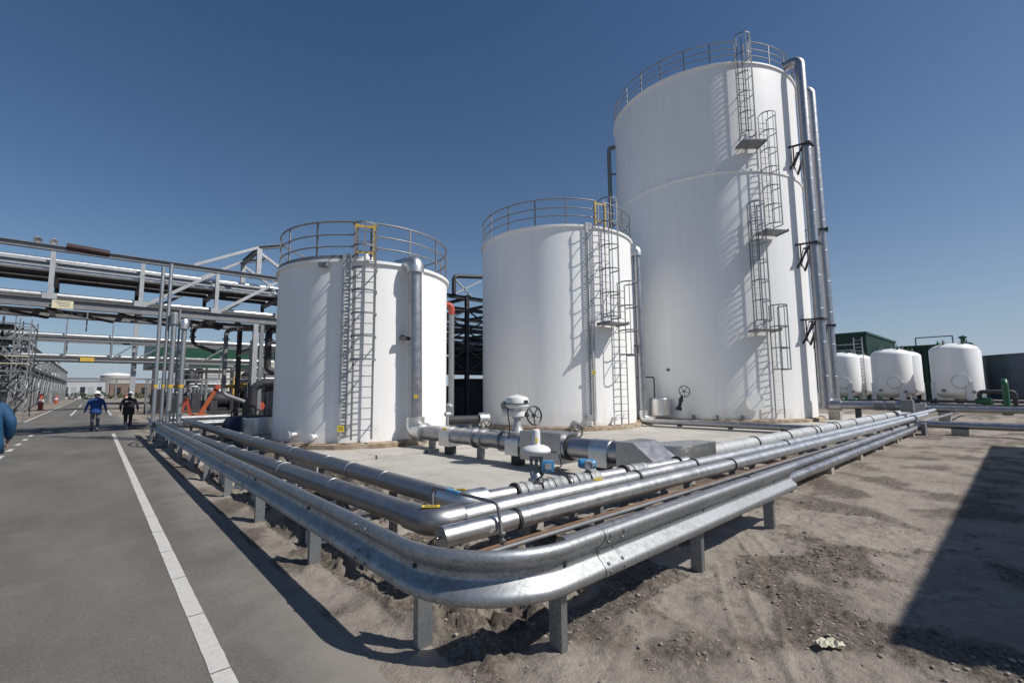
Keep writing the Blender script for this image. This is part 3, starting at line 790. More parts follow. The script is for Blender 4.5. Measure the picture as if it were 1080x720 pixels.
# actuated valve
q = H0 + dH * 3.98; q.z = .76
t = thing('actuated_valve', 'large white motor actuator with a black handwheel standing on the silver header pipe', 'valve', q - V((0, 0, .0)))
MB().lathe([(.22, 0), (.22, .05), (.15, .06), (.12, .13), (.085, .2), (.085, .34), (.13, .35), (.13, .38)], q - V((0, 0, .02)), (0, 0, 1), 24).build('bonnet', M['steell'], t)
MB().lathe([(.13, .36), (.17, .38), (.175, .48), (.12, .51), (.12, .55), (.24, .57), (.265, .60), (.27, .72), (.24, .79), (.12, .83), (.05, .84), (0, .86)], q, (0, 0, 1), 28).build('motor_housing', M['pvc'], t)
MB().lathe([(.268, .64), (.282, .645), (.282, .665), (.268, .67)], q, (0, 0, 1), 28, cap=False).build('housing_seam', M['steel'], t)
m = MB().tube([q + V((0, 0, .46)), q + V((-.15, .10, .46)), q + V((-.28, .2, .46))], [.09, .085, .08], 16); m.build('gear_box', M['pvc'], t)
m = MB().lathe([(.085, 0), (.085, .14), (.06, .16), (0, .165)], q + V((-.16, .12, .63)), (-.7, .7, 0), 16); m.build('motor', M['steel'], t)
m = MB().tube([q + V((.1, -.06, .40)), q + V((.26, -.10, .40))], .045, 12); handwheel(m, q + V((.36, -.18, .38)), (-.1, -.97, .15), .21, .019); m.build('handwheel', M['black'], t)
m = MB(); m.obox(q + V((.02, -.27, .70)), (1, 0, 0), (0, 1, 0), (0, 0, 1), .05, .02, .03); m.build('dial', M['black'], t, bevel=.005)
m = MB(); m.tube(fillet([q + V((-.2, .05, .55)), q + V((-.3, -.02, .5)), q + V((-.26, -.05, .1)), q + V((-.2, .1, -.1))], .05, 4), .014, 8); m.build('cable', M['black'], t)
# control valve with dome
q = A0 + dA * .80
t = thing('control_valve', 'control valve with a white dome actuator and blue positioner on the wrapped pipe', 'valve', q)
MB().lathe([(.085, .07), (.10, .09), (.10, .12), (.075, .13), (.06, .17), (.045, .19)], q, (0, 0, 1), 20).build('valve_body', M['alud'], t)
m = MB()
for s in (-1, 1): m.bar(q + V((.055 * s, -.03 * s, .16)), q + V((.055 * s, -.03 * s, .37)), .03, .022)
m.lathe([(.02, .15), (.02, .4)], q, (0, 0, 1), 10); m.lathe([(.075, .36), (.085, .37), (.085, .39), (.05, .4)], q, (0, 0, 1), 20); m.build('yoke', M['steel'], t)
MB().lathe([(.06, .385), (.14, .41), (.172, .435), (.178, .445), (.178, .46), (.172, .47), (.15, .495), (.10, .515), (.05, .525)], q, (0, 0, 1), 28).build('dome', M['pvc'], t)
MB().lathe([(.052, .515), (.052, .66), (.044, .70), (.03, .71), (0, .712)], q, (0, 0, 1), 20).build('spring_can', M['pvc'], t)
MB().lathe([(.018, .705), (.018, .73), (0, .732)], q, (0, 0, 1), 10).build('red_cap', M['redor'], t)
m = MB().obox(q + V((.10, -.09, .27)), (.8, -.6, 0), (.6, .8, 0), (0, 0, 1), .075, .045, .065); pz = m.build('positioner', M['blue'], t, bevel=.008)
MB().obox(q + V((.10 - .0, -.09, .27)) + V((-.6, -.8, 0)).normalized() * .047, (.8, -.6, 0), (.6, .8, 0), (0, 0, 1), .04, .004, .035).build('cover_plate', M['steell'], pz, smooth=None)
m = MB()
for k in (0, 1): m.lathe([(.025, 0), (.025, .02), (0, .022)], q + V((.20 - .02 * k, -.10 + .03, .22 + .08 * k)), (.8, -.6, 0), 10)
m.tube(fillet([q + V((.18, -.15, .25)), q + V((.24, -.2, .25)), q + V((.22, -.16, .42)), q + V((.12, -.05, .44))], .04, 4), .008, 6)
m.tube(fillet([q + V((.02, -.12, .22)), q + V((-.04, -.14, .18)), q + V((-.06, -.06, .12))], .03, 4), .01, 6); m.build('gauge_tubing', M['black'], t)
sticker(t, q + V((-.035, -.042, .58)), (-.6, -.8, 0), (.8, -.6, 0), .03, .05, False)
# blue transmitter
q = A0 + dA * 1.68
t = thing('transmitter', 'small blue round-headed transmitter on the wrapped pipe beside the control valve', 'instrument', q)
MB().lathe([(.03, .07), (.03, .15), (.05, .155), (.05, .17)], q, (0, 0, 1), 14).build('stem', M['steel'], t)
ax = V((.55, -.55, -.06)).normalized(); cc = q + V((0, 0, .205))
MB().lathe([(0, -.125), (.045, -.12), (.062, -.10), (.066, -.05), (.066, .05), (.062, .09), (.045, .11), (0, .115)], cc, ax, 24).build('housing', M['blue'], t)
MB().lathe([(.058, 0), (.062, .02), (.062, .075), (.05, .08), (.048, .072), (0, .071)], cc, V((-.55, -.75, -.1)).normalized() * 1, 24).build('glass_cover', M['steell'], t)
MB().lathe([(.012, 0), (.022, .01), (.022, .05), (.01, .06)], cc + V((.05, .05, .0)), (.6, .6, .5), 10).build('cable_gland', M['black'], t)
# small hand valves
def hand_valve(label, c, n, r, stem=.25):
    n = V(n).normalized(); c = V(c)
    t = thing('hand_valve', label, 'valve', c)
    MB().lathe([(.05, -.06), (.08, -.05), (.08, -.03), (.05, -.02), (.045, .06), (.06, .07), (.03, .09), (.018, .1), (.018, stem)], c, n, 14).build('valve_body', M['dark'], t)
    m = MB(); handwheel(m, c + n * stem, n, r, .017); m.build('handwheel', M['black'], t)
    return t
hand_valve('small black handwheel valve behind the header pipe, left of the white actuator', H0 + dH * 2.5 + V((.30, 0, .18)), (-.3, -.85, .35), .15, .26)
hand_valve('small black handwheel valve behind the square enclosure on the header pipe', H0 + dH * 5.15 + V((.5, .1, .2)), (-.3, -.85, .35), .15, .26)
sp = thing('sample_valve', 'small grey stop valve on a riser behind the header pipe near the left tank', 'valve', (7.4, 10.9, .08))
MB().tube(fillet([(7.2, 10.7, .6), (7.4, 10.9, .65), (7.4, 10.9, 1.2)], .06, 4), .03, 10).build('riser', M['steell'], sp)
m = MB().lathe([(.06, -.08), (.06, .08)], (7.4, 10.9, 1.05), (1, 0, 0), 12); m.lathe([(.04, 0), (.05, .1), (.09, .12), (.1, .16), (.05, .2), (0, .2)], (7.4, 10.9, 1.15), (.3, -.3, 1), 14); m.build('valve_body', M['steell'], sp)
# dark branch with silver end cover between the two left tanks
t = thing('branch_pipe', 'dark horizontal pipe with a round silver end cover between the left and middle tanks', 'pipe', (9.8, 13.4, .08))
MB().tube([(9.15, 13.75, .66), (10.3, 13.2, .66)], .15, 18).build('pipe_run', M['dark'], t, smooth=50)
MB().lathe([(.14, 0), (.24, .02), (.24, .36), (.2, .39), (0, .39)], (10.3, 13.2, .66), (.9, -.43, 0), 24).build('end_cover', M['alu'], t)
for k in (.3, .75):
    p = along((9.15, 13.75, .66), (10.3, 13.2, .66), k); MB().box(p.x - .06, p.x + .06, p.y - .06, p.y + .06, .08, .52).build('pedestal', M['steel'], t, smooth=None)
# ------------------------------------------------------------------ storage tanks
def pol(c, r, az, z=0.):
    a = R(az); return V((c[0] + r * math.sin(a), c[1] + r * math.cos(a), z))
def radial(az): a = R(az); return V((math.sin(a), math.cos(a), 0))
def tang(az): a = R(az); return V((math.cos(a), -math.sin(a), 0))

def ladder(root, c, r, az, z0, z1, cage=None, w=.46, off=.22, m='steel', cagem='steel', straps=5, depth=.72, side=0., every=.9):
    n = radial(az); t = tang(az); b = pol(c, r + off, az)
    mb = MB()
    for s in (-1, 1):
        p = b + t * s * w / 2
        mb.bar(p + V((0, 0, z0)), p + V((0, 0, z1)), .055, .018, up=n)
        k = z0 + .4
        while k < z1 - 1.2:
            mb.bar(p + V((0, 0, k)), pol(c, r - .01, az) + t * s * w / 2 + V((0, 0, k)), .04, .012); k += 2.1
    k = z0 + .25
    while k < z1 - .02: mb.tube([b - t * w / 2 + V((0, 0, k)), b + t * w / 2 + V((0, 0, k))], .013, 6); k += .29
    ld = mb.build('ladder', M[m], root, smooth=None)
    if cage:
        cg = MB(); rad = depth / 2 + .02
        def hoop(k): return [b + t * (-w / 2 - .04) + V((0, 0, k))] + [b + n * (depth - rad) + n * rad * math.sin(a) - t * rad * math.cos(a) + V((0, 0, k)) for a in [PI * i / 10 for i in range(11)]] + [b + t * (w / 2 + .04) + V((0, 0, k))]
        k = cage[0]; hs = []
        cnt = max(2, round((cage[1] - cage[0]) / every))
        for i in range(cnt + 1):
            h = hoop(cage[0] + (cage[1] - cage[0]) * i / cnt)
            for a, d in zip(h[:-1], h[1:]): cg.bar(a, d, .012, .05)
        for i in range(straps):
            a = PI * (i + .5) / straps if straps > 1 else PI / 2
            p = b + n * (depth - rad) + n * (rad - .006) * math.sin(a) - t * (rad - .006) * math.cos(a)
            cg.bar(p + V((0, 0, cage[0])), p + V((0, 0, cage[1])), .04, .010, up=n)
        cg.build('safety_cage', M[cagem], ld, smooth=None)
    return ld

def platform(root, c, r, az, z, w=1.0, d=.85):
    n = radial(az); t = tang(az); q = pol(c, r + .06 + d / 2, az, z)
    m = MB()
    m.obox(q, n, t, (0, 0, 1), d / 2, w / 2, .02)
    for s in (-1, 1):
        m.obox(q + t * s * w / 2, n, t, (0, 0, 1), d / 2, .02, .06)
    return m.build('platform', M['steel'], root, smooth=None)

def handrail(root, c, r, z, n, skip=None, a0=0):
    rl = MB()
    rr_ = r - .03
    for h, t in ((1.1, .030), (.72, .024), (.38, .024)):
        ring = []; 
        for k in range(97):
            az = a0 + 360 * k / 96; ring.append(pol(c, rr_, az, z + h))
        if skip is not None: ring = [pol(c, rr_, skip + 4 + (352) * k / 95, z + h) for k in range(96)]
        rl.tube(ring, t, 8)
    h = rl.build('handrail', M['steel'], root)
    for k in range(n):
        az = (skip if skip is not None else 0) + 4 + 352 * k / (n - 1)
        p = pol(c, rr_, az, z)
        m = MB().bar(p - V((0, 0, .05)), p + V((0, 0, 1.1)), .05, .03, up=radial(az))
        m.build('rail_post', M['steel'], h, smooth=None)
    return h

def tank(label, c, r, zb, zt, seams, found=True):
    t = thing('storage_tank', label, 'tank', (c[0], c[1], 0))
    sh = MB(); prof = [(r, zb)]
    for s in seams: prof += [(r, s - .015), (r + .006, s), (r, s + .015)]
    prof += [(r, zt)]
    sh.lathe(prof, (c[0], c[1], 0), (0, 0, 1), 128, cap=False)
    sh.build('shell', M['tank'], t, smooth=25)
    MB().lathe([(r - .02, zt - .02), (r - .02, zt), (0, zt + r * .10)], (c[0], c[1], 0), (0, 0, 1), 96, cap=False).build('roof', M['tank'], t, smooth=40)
    MB().lathe([(r + .002, zt - .07), (r + .075, zt - .06), (r + .075, zt + .02), (r + .0, zt + .03), (r - .03, zt + .03)], (c[0], c[1], 0), (0, 0, 1), 128, cap=False).build('rim', M['tank'], t, smooth=30)
    return t

def foundation(t, c, r, z0, z1, seg=128, name='foundation'):
    MB().lathe([(r, z0), (r, z1 - .02), (r - .02, z1), (0, z1)], (c[0], c[1], 0), (0, 0, 1), seg, cap=False).build(name, M['rust'], t, smooth=20)
    MB().lathe([(r - .11, z1 - .01), (r - .12, z1 + .025), (r - .3, z1 + .03)], (c[0], c[1], 0), (0, 0, 1), 128, cap=False).build('base_ring', M['rust'], t, smooth=20)

def nozzle(t, c, r, az, z, rad=.09, ln=.26, m='pvc'):
    n = radial(az); p = pol(c, r - .02, az, z)
    MB().lathe([(rad * .6, 0), (rad * .6, ln - .08), (rad, ln - .075), (rad, ln - .04), (rad * .98, ln - .035), (rad, ln - .03), (rad, ln), (rad * .3, ln + .005), (0, ln + .005)], p, n, 18).build('nozzle', M[m], t, smooth=40)

def gate(t, c, r, az, z, w=.5):
    q = pol(c, r + .02, az); s = tang(az); m = MB()
    for k in (-1, 1): m.bar(q + s * k * w / 2 + V((0, 0, z)), q + s * k * w / 2 + V((0, 0, z + 1.1)), .06, .04, up=radial(az))
    for h in (.25, 1.0): m.bar(q - s * w / 2 + V((0, 0, z + h)), q + s * w / 2 + V((0, 0, z + h)), .035, .07)
    m.build('gate', M['yel2'], t, smooth=None)

def cable_tray(t, c, r, az, z0, z1, w=.17):
    n = radial(az); s = tang(az); q = pol(c, r + .12, az); m = MB()
    for k in (-1, 1): m.bar(q + s * k * w / 2 + V((0, 0, z0)), q + s * k * w / 2 + V((0, 0, z1)), .012, .06, up=s)
    k = z0
    while k < z1: m.bar(q - s * w / 2 + V((0, 0, k)), q + s * w / 2 + V((0, 0, k)), .008, .06); k += .1
    k = z0 + .3
    while k < z1: m.bar(q + V((0, 0, k)), pol(c, r, az, k), .05, .03); k += 1.4
    m.build('cable_tray', M['steell'], t, smooth=None)

# --- left tank
c1 = (6.64, 14.65); r1 = 2.68; zt1 = 5.38
t1 = tank('short white tank with a single caged ladder, nearest the road', c1, r1, .30, zt1, [])
foundation(t1, c1, r1 + .24, .10, .30, 14, 'foundation'); 
handrail(t1, c1, r1, zt1 + .03, 15, skip=-153.5)
ladder(t1, c1, r1, -154.5, .42, zt1 + .85, cage=(2.55, zt1 + .85), w=.52, straps=3, depth=.62, m='steel', cagem='steel', every=.62)
gate(t1, c1, r1, -154, zt1)
cable_tray(t1, c1, r1, -144.5, .5, zt1 + .15)
kp = MB(); kp.lathe([(r1 + .03, zt1 + .02), (r1 + .03, zt1 + .14), (r1 + .02, zt1 + .14), (r1 + .02, zt1 + .02)], (c1[0], c1[1], 0), (0, 0, 1), 40, R(90 + 148), R(90 + 58), cap=False); kp.build('kick_plate', M['steel'], t1, smooth=30)
nozzle(t1, c1, r1, -114, .56, .10, .3); nozzle(t1, c1, r1, -128, .50, .085, .26)
MB().lathe([(.18, 0), (.18, .18), (.30, .19), (.30, .26), (.06, .30), (.05, .42), (0, .43)], (5.95, 13.2, zt1 + .1), (0, 0, 1), 20).build('roof_hatch', M['tank'], t1)
m = MB(); p = pol(c1, r1 + .12, -131, zt1 - .15); m.obox(p, radial(-131), tang(-131), (0, 0, 1), .07, .12, .06); m.bar(p, pol(c1, r1, -131, zt1), .04); m.build('floodlight', M['steel'], t1, smooth=None)
m = MB(); q = pol(c1, r1 + .13, -143.9, .72); sticker(t1, q + radial(-145) * .06, radial(-145), tang(-145), .17, .16)
def vent(t, top, foot, wallp, r, mm, arm=True):
    """down pipe with a boxed elbow over the tank rim: top/foot centres, wallp a point over the rim"""
    top = V(top); foot = V(foot); wallp = V(wallp)
    v = MB().tube([foot + V((0, 0, .2)), top - V((0, 0, .22))], r, 24)
    k = foot.z + 1.2
    while k < top.z - .5: v.lathe([(r, -.015), (r + .004, -.012), (r + .004, .012), (r, .015)], (top.x, top.y, k), (0, 0, 1), 24, cap=False); k += 1.25
    vp = v.build('vent_pipe', M['alud'], t, smooth=50)
    d = V((wallp.x - top.x, wallp.y - top.y, 0)).normalized()
    MB().tube(fillet([top - V((0, 0, .28)), top, V((wallp.x, wallp.y, top.z + .04))], r * 1.25, 6), r * 1.34, 20).build('top_elbow', M[mm], vp, smooth=30)
    return vp, d
vp, d_ = vent(t1, (6.74, 11.64, 5.40), (6.80, 11.62, .57), (6.70, 12.5, 5.5), .188, 'alu')
# tilt-free: foot elbow, boxed
MB().tube(fillet([(6.79, 11.62, .98), (6.80, 11.64, .57), V((6.80, 11.64, .57)) + dH * .5], .26, 6), .262, 20).build('foot_elbow', M['alu'], vp, smooth=28)
sticker(t1, (6.705, 11.455, 1.55), (-.45, -.9, 0), (.9, -.45, 0), .1, .1)
m = MB(); m.bar((6.65, 11.7, 3.2), pol(c1, r1, -177, 3.3), .06); m.obox((6.5, 11.75, 3.2), (1, 0, 0), (0, 1, 0), (0, 0, 1), .16, .06, .05); m.build('pipe_bracket', M['dark'], vp, smooth=None)
# capped riser behind
t = thing('riser_pipe', 'grey riser pipe with an orange elbow on top, right behind the left tank', 'pipe', (9.86, 14.3, .08))
MB().tube([(9.86, 14.3, .08), (9.86, 14.3, 4.6)], .105, 18).build('pipe_run', M['galv2'], t)
MB().tube(fillet([(9.86, 14.3, 4.55), (9.86, 14.3, 4.9), (9.55, 14.45, 4.93)], .14, 6), .118, 18).build('elbow', M['redor'], t)

# --- middle tank
c2 = (16.1, 14.6); r2 = 3.52; zt2 = 8.33
t2 = tank('mid height white tank standing between the other two, with a stepped pair of caged ladders', c2, r2, .24, zt2, [])
foundation(t2, c2, r2 + .22, .02, .24)
handrail(t2, c2, r2, zt2 + .03, 18, skip=-164)
ladder(t2, c2, r2, -164, 4.3, zt2 + .9, cage=(4.5, zt2 + .95), w=.5, straps=4, depth=.7)
ladder(t2, c2, r2, -177.5, .26, 6.0, cage=(3.05, 6.0), w=.46, straps=2, depth=.72)
platform(t2, c2, r2, -166, 4.27, .95, .8)
gate(t2, c2, r2, -164, zt2)
cable_tray(t2, c2, r2, -154, .5, zt2 + .1, .2)
p = pol(c2, r2 + .2, -154, .3)
MB().bar(p, p + V((0, 0, 4.1)), .07, .07).build('pole', M['steell'], t2, smooth=None)
sticker(t2, p + V((-.03, -.06, 2.05)), (-.5, -.87, 0), (.87, -.5, 0), .14, .14)
nozzle(t2, c2, r2, -150, .6, .11, .4, 'steell'); nozzle(t2, c2, r2, -170, .55, .09, .3)
m = MB(); m.lathe([(.16, 0), (.16, .3), (.1, .32), (.1, .4)], pol(c2, r2 + .3, -141, .35), radial(-141), 14); m.build('nozzle_cover', M['alud'], t2)
vt = (17.95, 11.30)
vp, d_ = vent(t2, (vt[0] - .06, vt[1], 7.95), (vt[0], vt[1], .35), (17.35, 12.05, 8.0), .165, 'alu')
MB().lathe([(.17, -.06), (.30, -.05), (.30, .05), (.17, .07), (0, .08)], (17.62, 11.45, 7.92), (-.85, -.5, 0), 24).build('blind_flange', M['alu'], vp, smooth=40)
MB().tube(fillet([(vt[0], vt[1], .75), (vt[0], vt[1], .32), (vt[0] + .02, vt[1] - .5, .30)], .22, 6), .205, 18).build('foot_elbow', M['alu'], vp, smooth=28)
m = MB(); m.bar((vt[0], vt[1], 3.55), pol(c2, r2, 155, 3.6), .07); m.obox((vt[0] - .2, vt[1] - .05, 3.55), (1, 0, 0), (0, 1, 0), (0, 0, 1), .22, .04, .06); m.build('pipe_bracket', M['dark'], vp, smooth=None)

# --- tall tank
c3 = (25.93, 11.78); r3 = 4.93; zt3 = 17.65
t3 = tank('tallest white tank, with zigzag ladders and twin vent pipes', c3, r3, .22, zt3, [])
foundation(t3, c3, r3 + .25, .02, .22)
MB().lathe([(r3, 12.0), (r3 + .05, 12.03), (r3 + .05, 12.15), (r3, 12.18)], (c3[0], c3[1], 0), (0, 0, 1), 128, cap=False).build('girth_ring', M['tank'], t3, smooth=20)
handrail(t3, c3, r3, zt3 + .03, 26, skip=-140)
A_, B_ = -137.0, -146.6
ladder(t3, c3, r3, A_, 13.2, zt3 + .8, cage=(13.6, zt3 + .9), w=.44, straps=5, depth=.68)
ladder(t3, c3, r3, B_ - 1, 8.9, 14.6, cage=(9.2, 14.6), w=.44, straps=5, depth=.68)
ladder(t3, c3, r3, A_ - 1.5, 4.3, 10.2, cage=(4.7, 10.2), w=.44, straps=5, depth=.68)
ladder(t3, c3, r3, B_, .3, 5.4, cage=(2.5, 5.4), w=.44, straps=5, depth=.68)
for az, z in ((-138.6, 13.15), (-146.4, 8.85), (-139.4, 4.27)): platform(t3, c3, r3, az, z, 1.05, .85)
MB().lathe([(.36, 0), (.36, .12), (.42, .125), (.42, .17), (0, .175)], pol(c3, r3 - .03, -134.5, 1.05), radial(-134.5), 28).build('manway', M['tank'], t3)
for az in (-128, -116, -104): 
    m = MB(); m.obox(pol(c3, r3 + .1, az, .33), radial(az), tang(az), (0, 0, 1), .12, .05, .1); m.build('anchor_chair', M['steel'], t3, smooth=None)
MB().lathe([(.06, 0), (.06, .12), (0, .13)], pol(c3, r3 - .02, -91, 2.6), radial(-91), 12).build('nozzle', M['dark'], t3)
# insulated stub with valve at the foot, left side
n_ = radial(-88); b_ = pol(c3, r3 - .05, -88, .82)
MB().lathe([(.50, -.42), (.50, .36), (.46, .40), (0, .41)], b_ + n_ * .55, (0, 0, 1), 28).build('nozzle_cover', M['alu'], t3, smooth=40)
q = pol(c3, r3 + .55, -99, .95)
m = MB().lathe([(.1, -.3), (.15, -.28), (.15, -.2), (.08, -.1), (.08, .1), (.12, .2), (.08, .3), (.03, .45)], q, (.2, -.2, 1), 14); handwheel(m, q + V((.1, -.2, .60)), (-.6, -.8, .15), .26, .02); m.build('drain_valve', M['black'], t3)
p = pol(c3, r3 + .35, -84, 0)
m = MB().tube(fillet([p + V((0, 0, 1.2)), p + V((0, 0, 2.25)), p + V((-.9, .4, 2.25))], .1, 4), .035, 8); m.build('bent_tube', M['dark'], t3)
# twin vent pipes to the right
def tall_vent(x, y, z, wall, label, brackets, zf=.9, rp=.235):
    t = thing('vent_pipe', label, 'pipe', (x, y, 0), 'tall vent pipes beside the tall tank')
    w = V(wall)
    mb = MB().tube(fillet([(x, y, zf - .1), (x, y, z), w], .36, 8), rp, 24)
    k = 2.2
    while k < z - 1: mb.lathe([(rp, -.02), (rp + .006, -.015), (rp + .006, .015), (rp, .02)], (x, y, k), (0, 0, 1), 24, cap=False); k += 1.6
    mb.build('pipe_run', M['alud'], t, smooth=50)
    for zb in brackets:
        m = MB()
        n = (V((c3[0], c3[1], 0)) - V((x, y, 0))).normalized(); s = V((-n.y, n.x, 0))
        d = (V((c3[0], c3[1], 0)) - V((x, y, 0))).length - r3 + .02
        for k in (-1, 1):
            m.bar(V((x, y, zb)) + s * k * .22 - n * .25, V((x, y, zb)) + s * k * .5 + n * d, .08)
            m.bar(V((x, y, zb - .1)) + s * k * .2 + n * .1, V((x, y, zb - 1.15)) + s * k * .45 + n * d, .08)
            m.bar(V((x, y, zb)) + s * k * .4 + n * d * .7, V((x, y, zb - 1.0)) - s * k * .1 + n * d, .06)
        m.bar(V((x, y, zb)) - s * .36 - n * .25, V((x, y, zb)) + s * .36 - n * .25, .09)
        m.build('bracket', M['dark'], t, smooth=None)
    return t
ta = tall_vent(25.45, 6.28, 18.2, (25.4, 7.0, 18.1), 'taller of the twin silver vent pipes beside the tall tank, bending over its rim', (13.6, 8.6, 4.9))
tb = tall_vent(27.3, 6.35, 17.5, (27.1, 7.5, 17.35), 'shorter of the twin silver vent pipes beside the tall tank', (9.7, 4.75))
MB().tube(fillet([(25.55, 6.3, 1.4), (25.55, 6.3, .86), (25.6, 5.7, .86)], .3, 6), .29, 20).build('foot_elbow', M['alud'], ta, smooth=30)
MB().box(27.05, 27.55, 6.1, 6.6, -.1, .82).build('footing', M['concd'], tb, smooth=None, bevel=.02)
pq = pipe('clad_pipe', 'silver pipe running from the foot of the taller vent pipe to the square end box', [(25.6, 5.8, .86), (25.9, 3.5, .86)], .2, M['alud'], seams=0, bands=[(0, .62), (0, .8)], bw=.3, bandm='steel')
MB().box(25.68, 26.12, 3.2, 3.62, .6, 1.12).build('end_box', M['steel'], pq, smooth=None, bevel=.015)
MB().box(25.56, 25.76, 5.0, 5.2, -.1, .67).build('support_post', M['dark'], pq, smooth=None)
MB().box(25.8, 26.0, 3.3, 3.5, -.1, .52).build('support_post', M['dark'], pq, smooth=None)
# riser behind the tall tank on its left
t = thing('riser_pipe', 'slim dark blue riser rising behind the left side of the tall tank', 'pipe', (22.9, 16.15, .08))
MB().tube(fillet([(22.9, 16.15, .08), (22.9, 16.15, 16.6), (23.6, 15.6, 16.75)], .25, 5), .13, 16).build('pipe_run', M['steel'], t)
m = MB()
for z in (14.9, 10, 5): m.bar((22.9, 16.15, z), pol(c3, r3, -34, z), .07)
m.build('bracket', M['dark'], t, smooth=None)
# ------------------------------------------------------------------ pipe racks and plant behind
def lattice(name, label, cat, loc, parts, group=None):
    t = thing(name, label, cat, loc, group)
    for pn_, mm, fn in parts:
        mb = MB(); fn(mb); mb.build(pn_, M[mm], t, smooth=None)
    return t
# near rack: two trusses side by side at y 24 and 27.2
XA, XB = -7.0, 15.0
nr = thing('pipe_rack', 'tall near pipe rack bridging the road with a deep two chord steel truss', 'pipe rack', (4, 25.6, 0))
for yy in (24., 27.2):
    MB().ibeam((XA, yy, 7.14), (XB, yy, 7.14), .2, .2, .02).build('top_chord', M['steel'], nr, smooth=None)
    MB().ibeam((XA, yy, 5.06), (XB, yy, 5.06), .24, .34, .025).build('bottom_chord', M['steel'], nr, smooth=None)
vx = [-6.7, -4.08, -1.45, 1.18, 3.82, 6.45, 9.1, 11.7, 14.4]
for i, x in enumerate(vx):
    for yy in (24., 27.2):
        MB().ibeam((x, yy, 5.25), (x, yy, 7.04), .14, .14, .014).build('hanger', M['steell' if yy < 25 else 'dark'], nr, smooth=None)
        m = MB(); m.box(x - .2, x + .2, yy - .125, yy - .118, 5.2, 5.42); m.build('gusset', M['steell'], nr, smooth=None)
    MB().ibeam((x, 24.1, 6.22), (x, 27.1, 6.22), .15, .18, .014).build('cross_beam', M['steel'], nr, smooth=None)
    MB().ibeam((x, 24.1, 5.0), (x, 27.1, 5.0), .16, .22, .014).build('cross_beam', M['steel'], nr, smooth=None)
for i in range(10):                                                    # plan bracing and hanger rods under the deck
    x = -5.6 + i * 2.05; MB().bar((x, 24.1, 4.86), (x + 1.9, 27.1, 4.86), .1).build('plan_brace', M['dark'], nr, smooth=None)
for i, x in enumerate((-3.2, -.4, 2.3, 3.1, 5.0, 6.1, 7.7)): MB().bar((x, 25.2 + .2 * (i % 3), 4.0 + .2 * (i % 2)), (x, 25.2 + .2 * (i % 3), 5.0), .045).build('hanger_rod', M['steel'], nr, smooth=None)
for a, b in ((1.35, 3.7), (3.95, 6.3), (9.2, 11.6), (-6.6, -4.2)):
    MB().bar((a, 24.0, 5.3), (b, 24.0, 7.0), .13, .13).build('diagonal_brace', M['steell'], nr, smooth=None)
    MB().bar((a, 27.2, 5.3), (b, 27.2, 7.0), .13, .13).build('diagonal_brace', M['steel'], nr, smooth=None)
for x in (5.45, -6.8, 11.7):
    for yy in (24., 27.2):
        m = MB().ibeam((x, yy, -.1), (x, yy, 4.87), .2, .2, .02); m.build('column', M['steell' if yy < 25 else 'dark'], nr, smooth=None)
MB().bar((5.72, 24, 0), (5.72, 24, 4.86), .16).build('column', M['steel'], nr, smooth=None)
# portal above it with two sloping ties
for yy in (24., 27.2):
    MB().ibeam((5.45, yy, 7.25), (5.45, yy, 8.5), .2, .2, .02).build('portal_post', M['steell'], nr, smooth=None)
    MB().bar((2.9 if yy < 25 else 3.4, yy, 7.25), (5.4, yy, 8.55), .12).build('sloping_tie', M['steell'], nr, smooth=None)
    MB().ibeam((5.45, yy, 8.55), (6.5, yy, 8.85), .2, .16).build('portal_beam', M['steel'], nr, smooth=None)
    MB().bar((5.5, yy, 8.3), (7.2, yy, 7.2), .12).build('sloping_tie', M['steell'], nr, smooth=None)
MB().ibeam((5.45, 24.1, 8.5), (5.45, 27.1, 8.5), .2, .2).build('portal_beam', M['steel'], nr, smooth=None)
m = MB(); m.obox((-1.08, 23.86, 5.02), (1, 0, 0), (0, 1, 0), (0, 0, 1), .29, .012, .15); sg = m.build('sign_plate', M['paleY'], nr, smooth=None)
m = MB()
for j in range(3): m.obox((-1.08 + .02 * j, 23.845, 5.1 - .07 * j), (1, 0, 0), (0, 1, 0), (0, 0, 1), .2 - .03 * j, .002, .012)
m.build('print', M['steel'], sg, smooth=None)
# pipes lying on it
RP = [(24.35, 5.40, .11, 'alu', 'silver pipe on the front edge of the near rack lower deck'),
      (24.75, 5.37, .08, 'steel', 'grey pipe second from the front on the near rack lower deck'),
      (25.25, 5.42, .13, 'dark', 'dark pipe in the middle of the near rack lower deck'),
      (25.9, 5.38, .09, 'alud', 'dull silver pipe towards the back of the near rack lower deck'),
      (26.5, 5.42, .13, 'dark', 'thick dark pipe at the back of the near rack lower deck'),
      (24.4, 6.39, .085, 'alu', 'bright silver pipe on the front of the near rack middle deck'),
      (25.0, 6.45, .14, 'dark', 'thick dark pipe on the near rack middle deck'),
      (25.6, 6.50, .19, 'dark2', 'blackened thick pipe in the middle of the near rack middle deck'),
      (24.95, 6.86, .09, 'alu', 'bright silver pipe just under the near rack top chord, carried on tall shoes'),
      (25.3, 6.95, .07, 'alud', 'slim dull pipe high on the near rack, just behind the bright upper one'),
      (26.8, 6.45, .14, 'dark', 'dark pipe at the very back of the near rack middle deck'),
      (24.55, 5.33, .05, 'alud', 'slimmest dull pipe near the front of the near rack lower deck'),
      (26.4, 6.62, .10, 'alu', 'silver pipe at the back of the near rack middle deck, raised on shoes')]
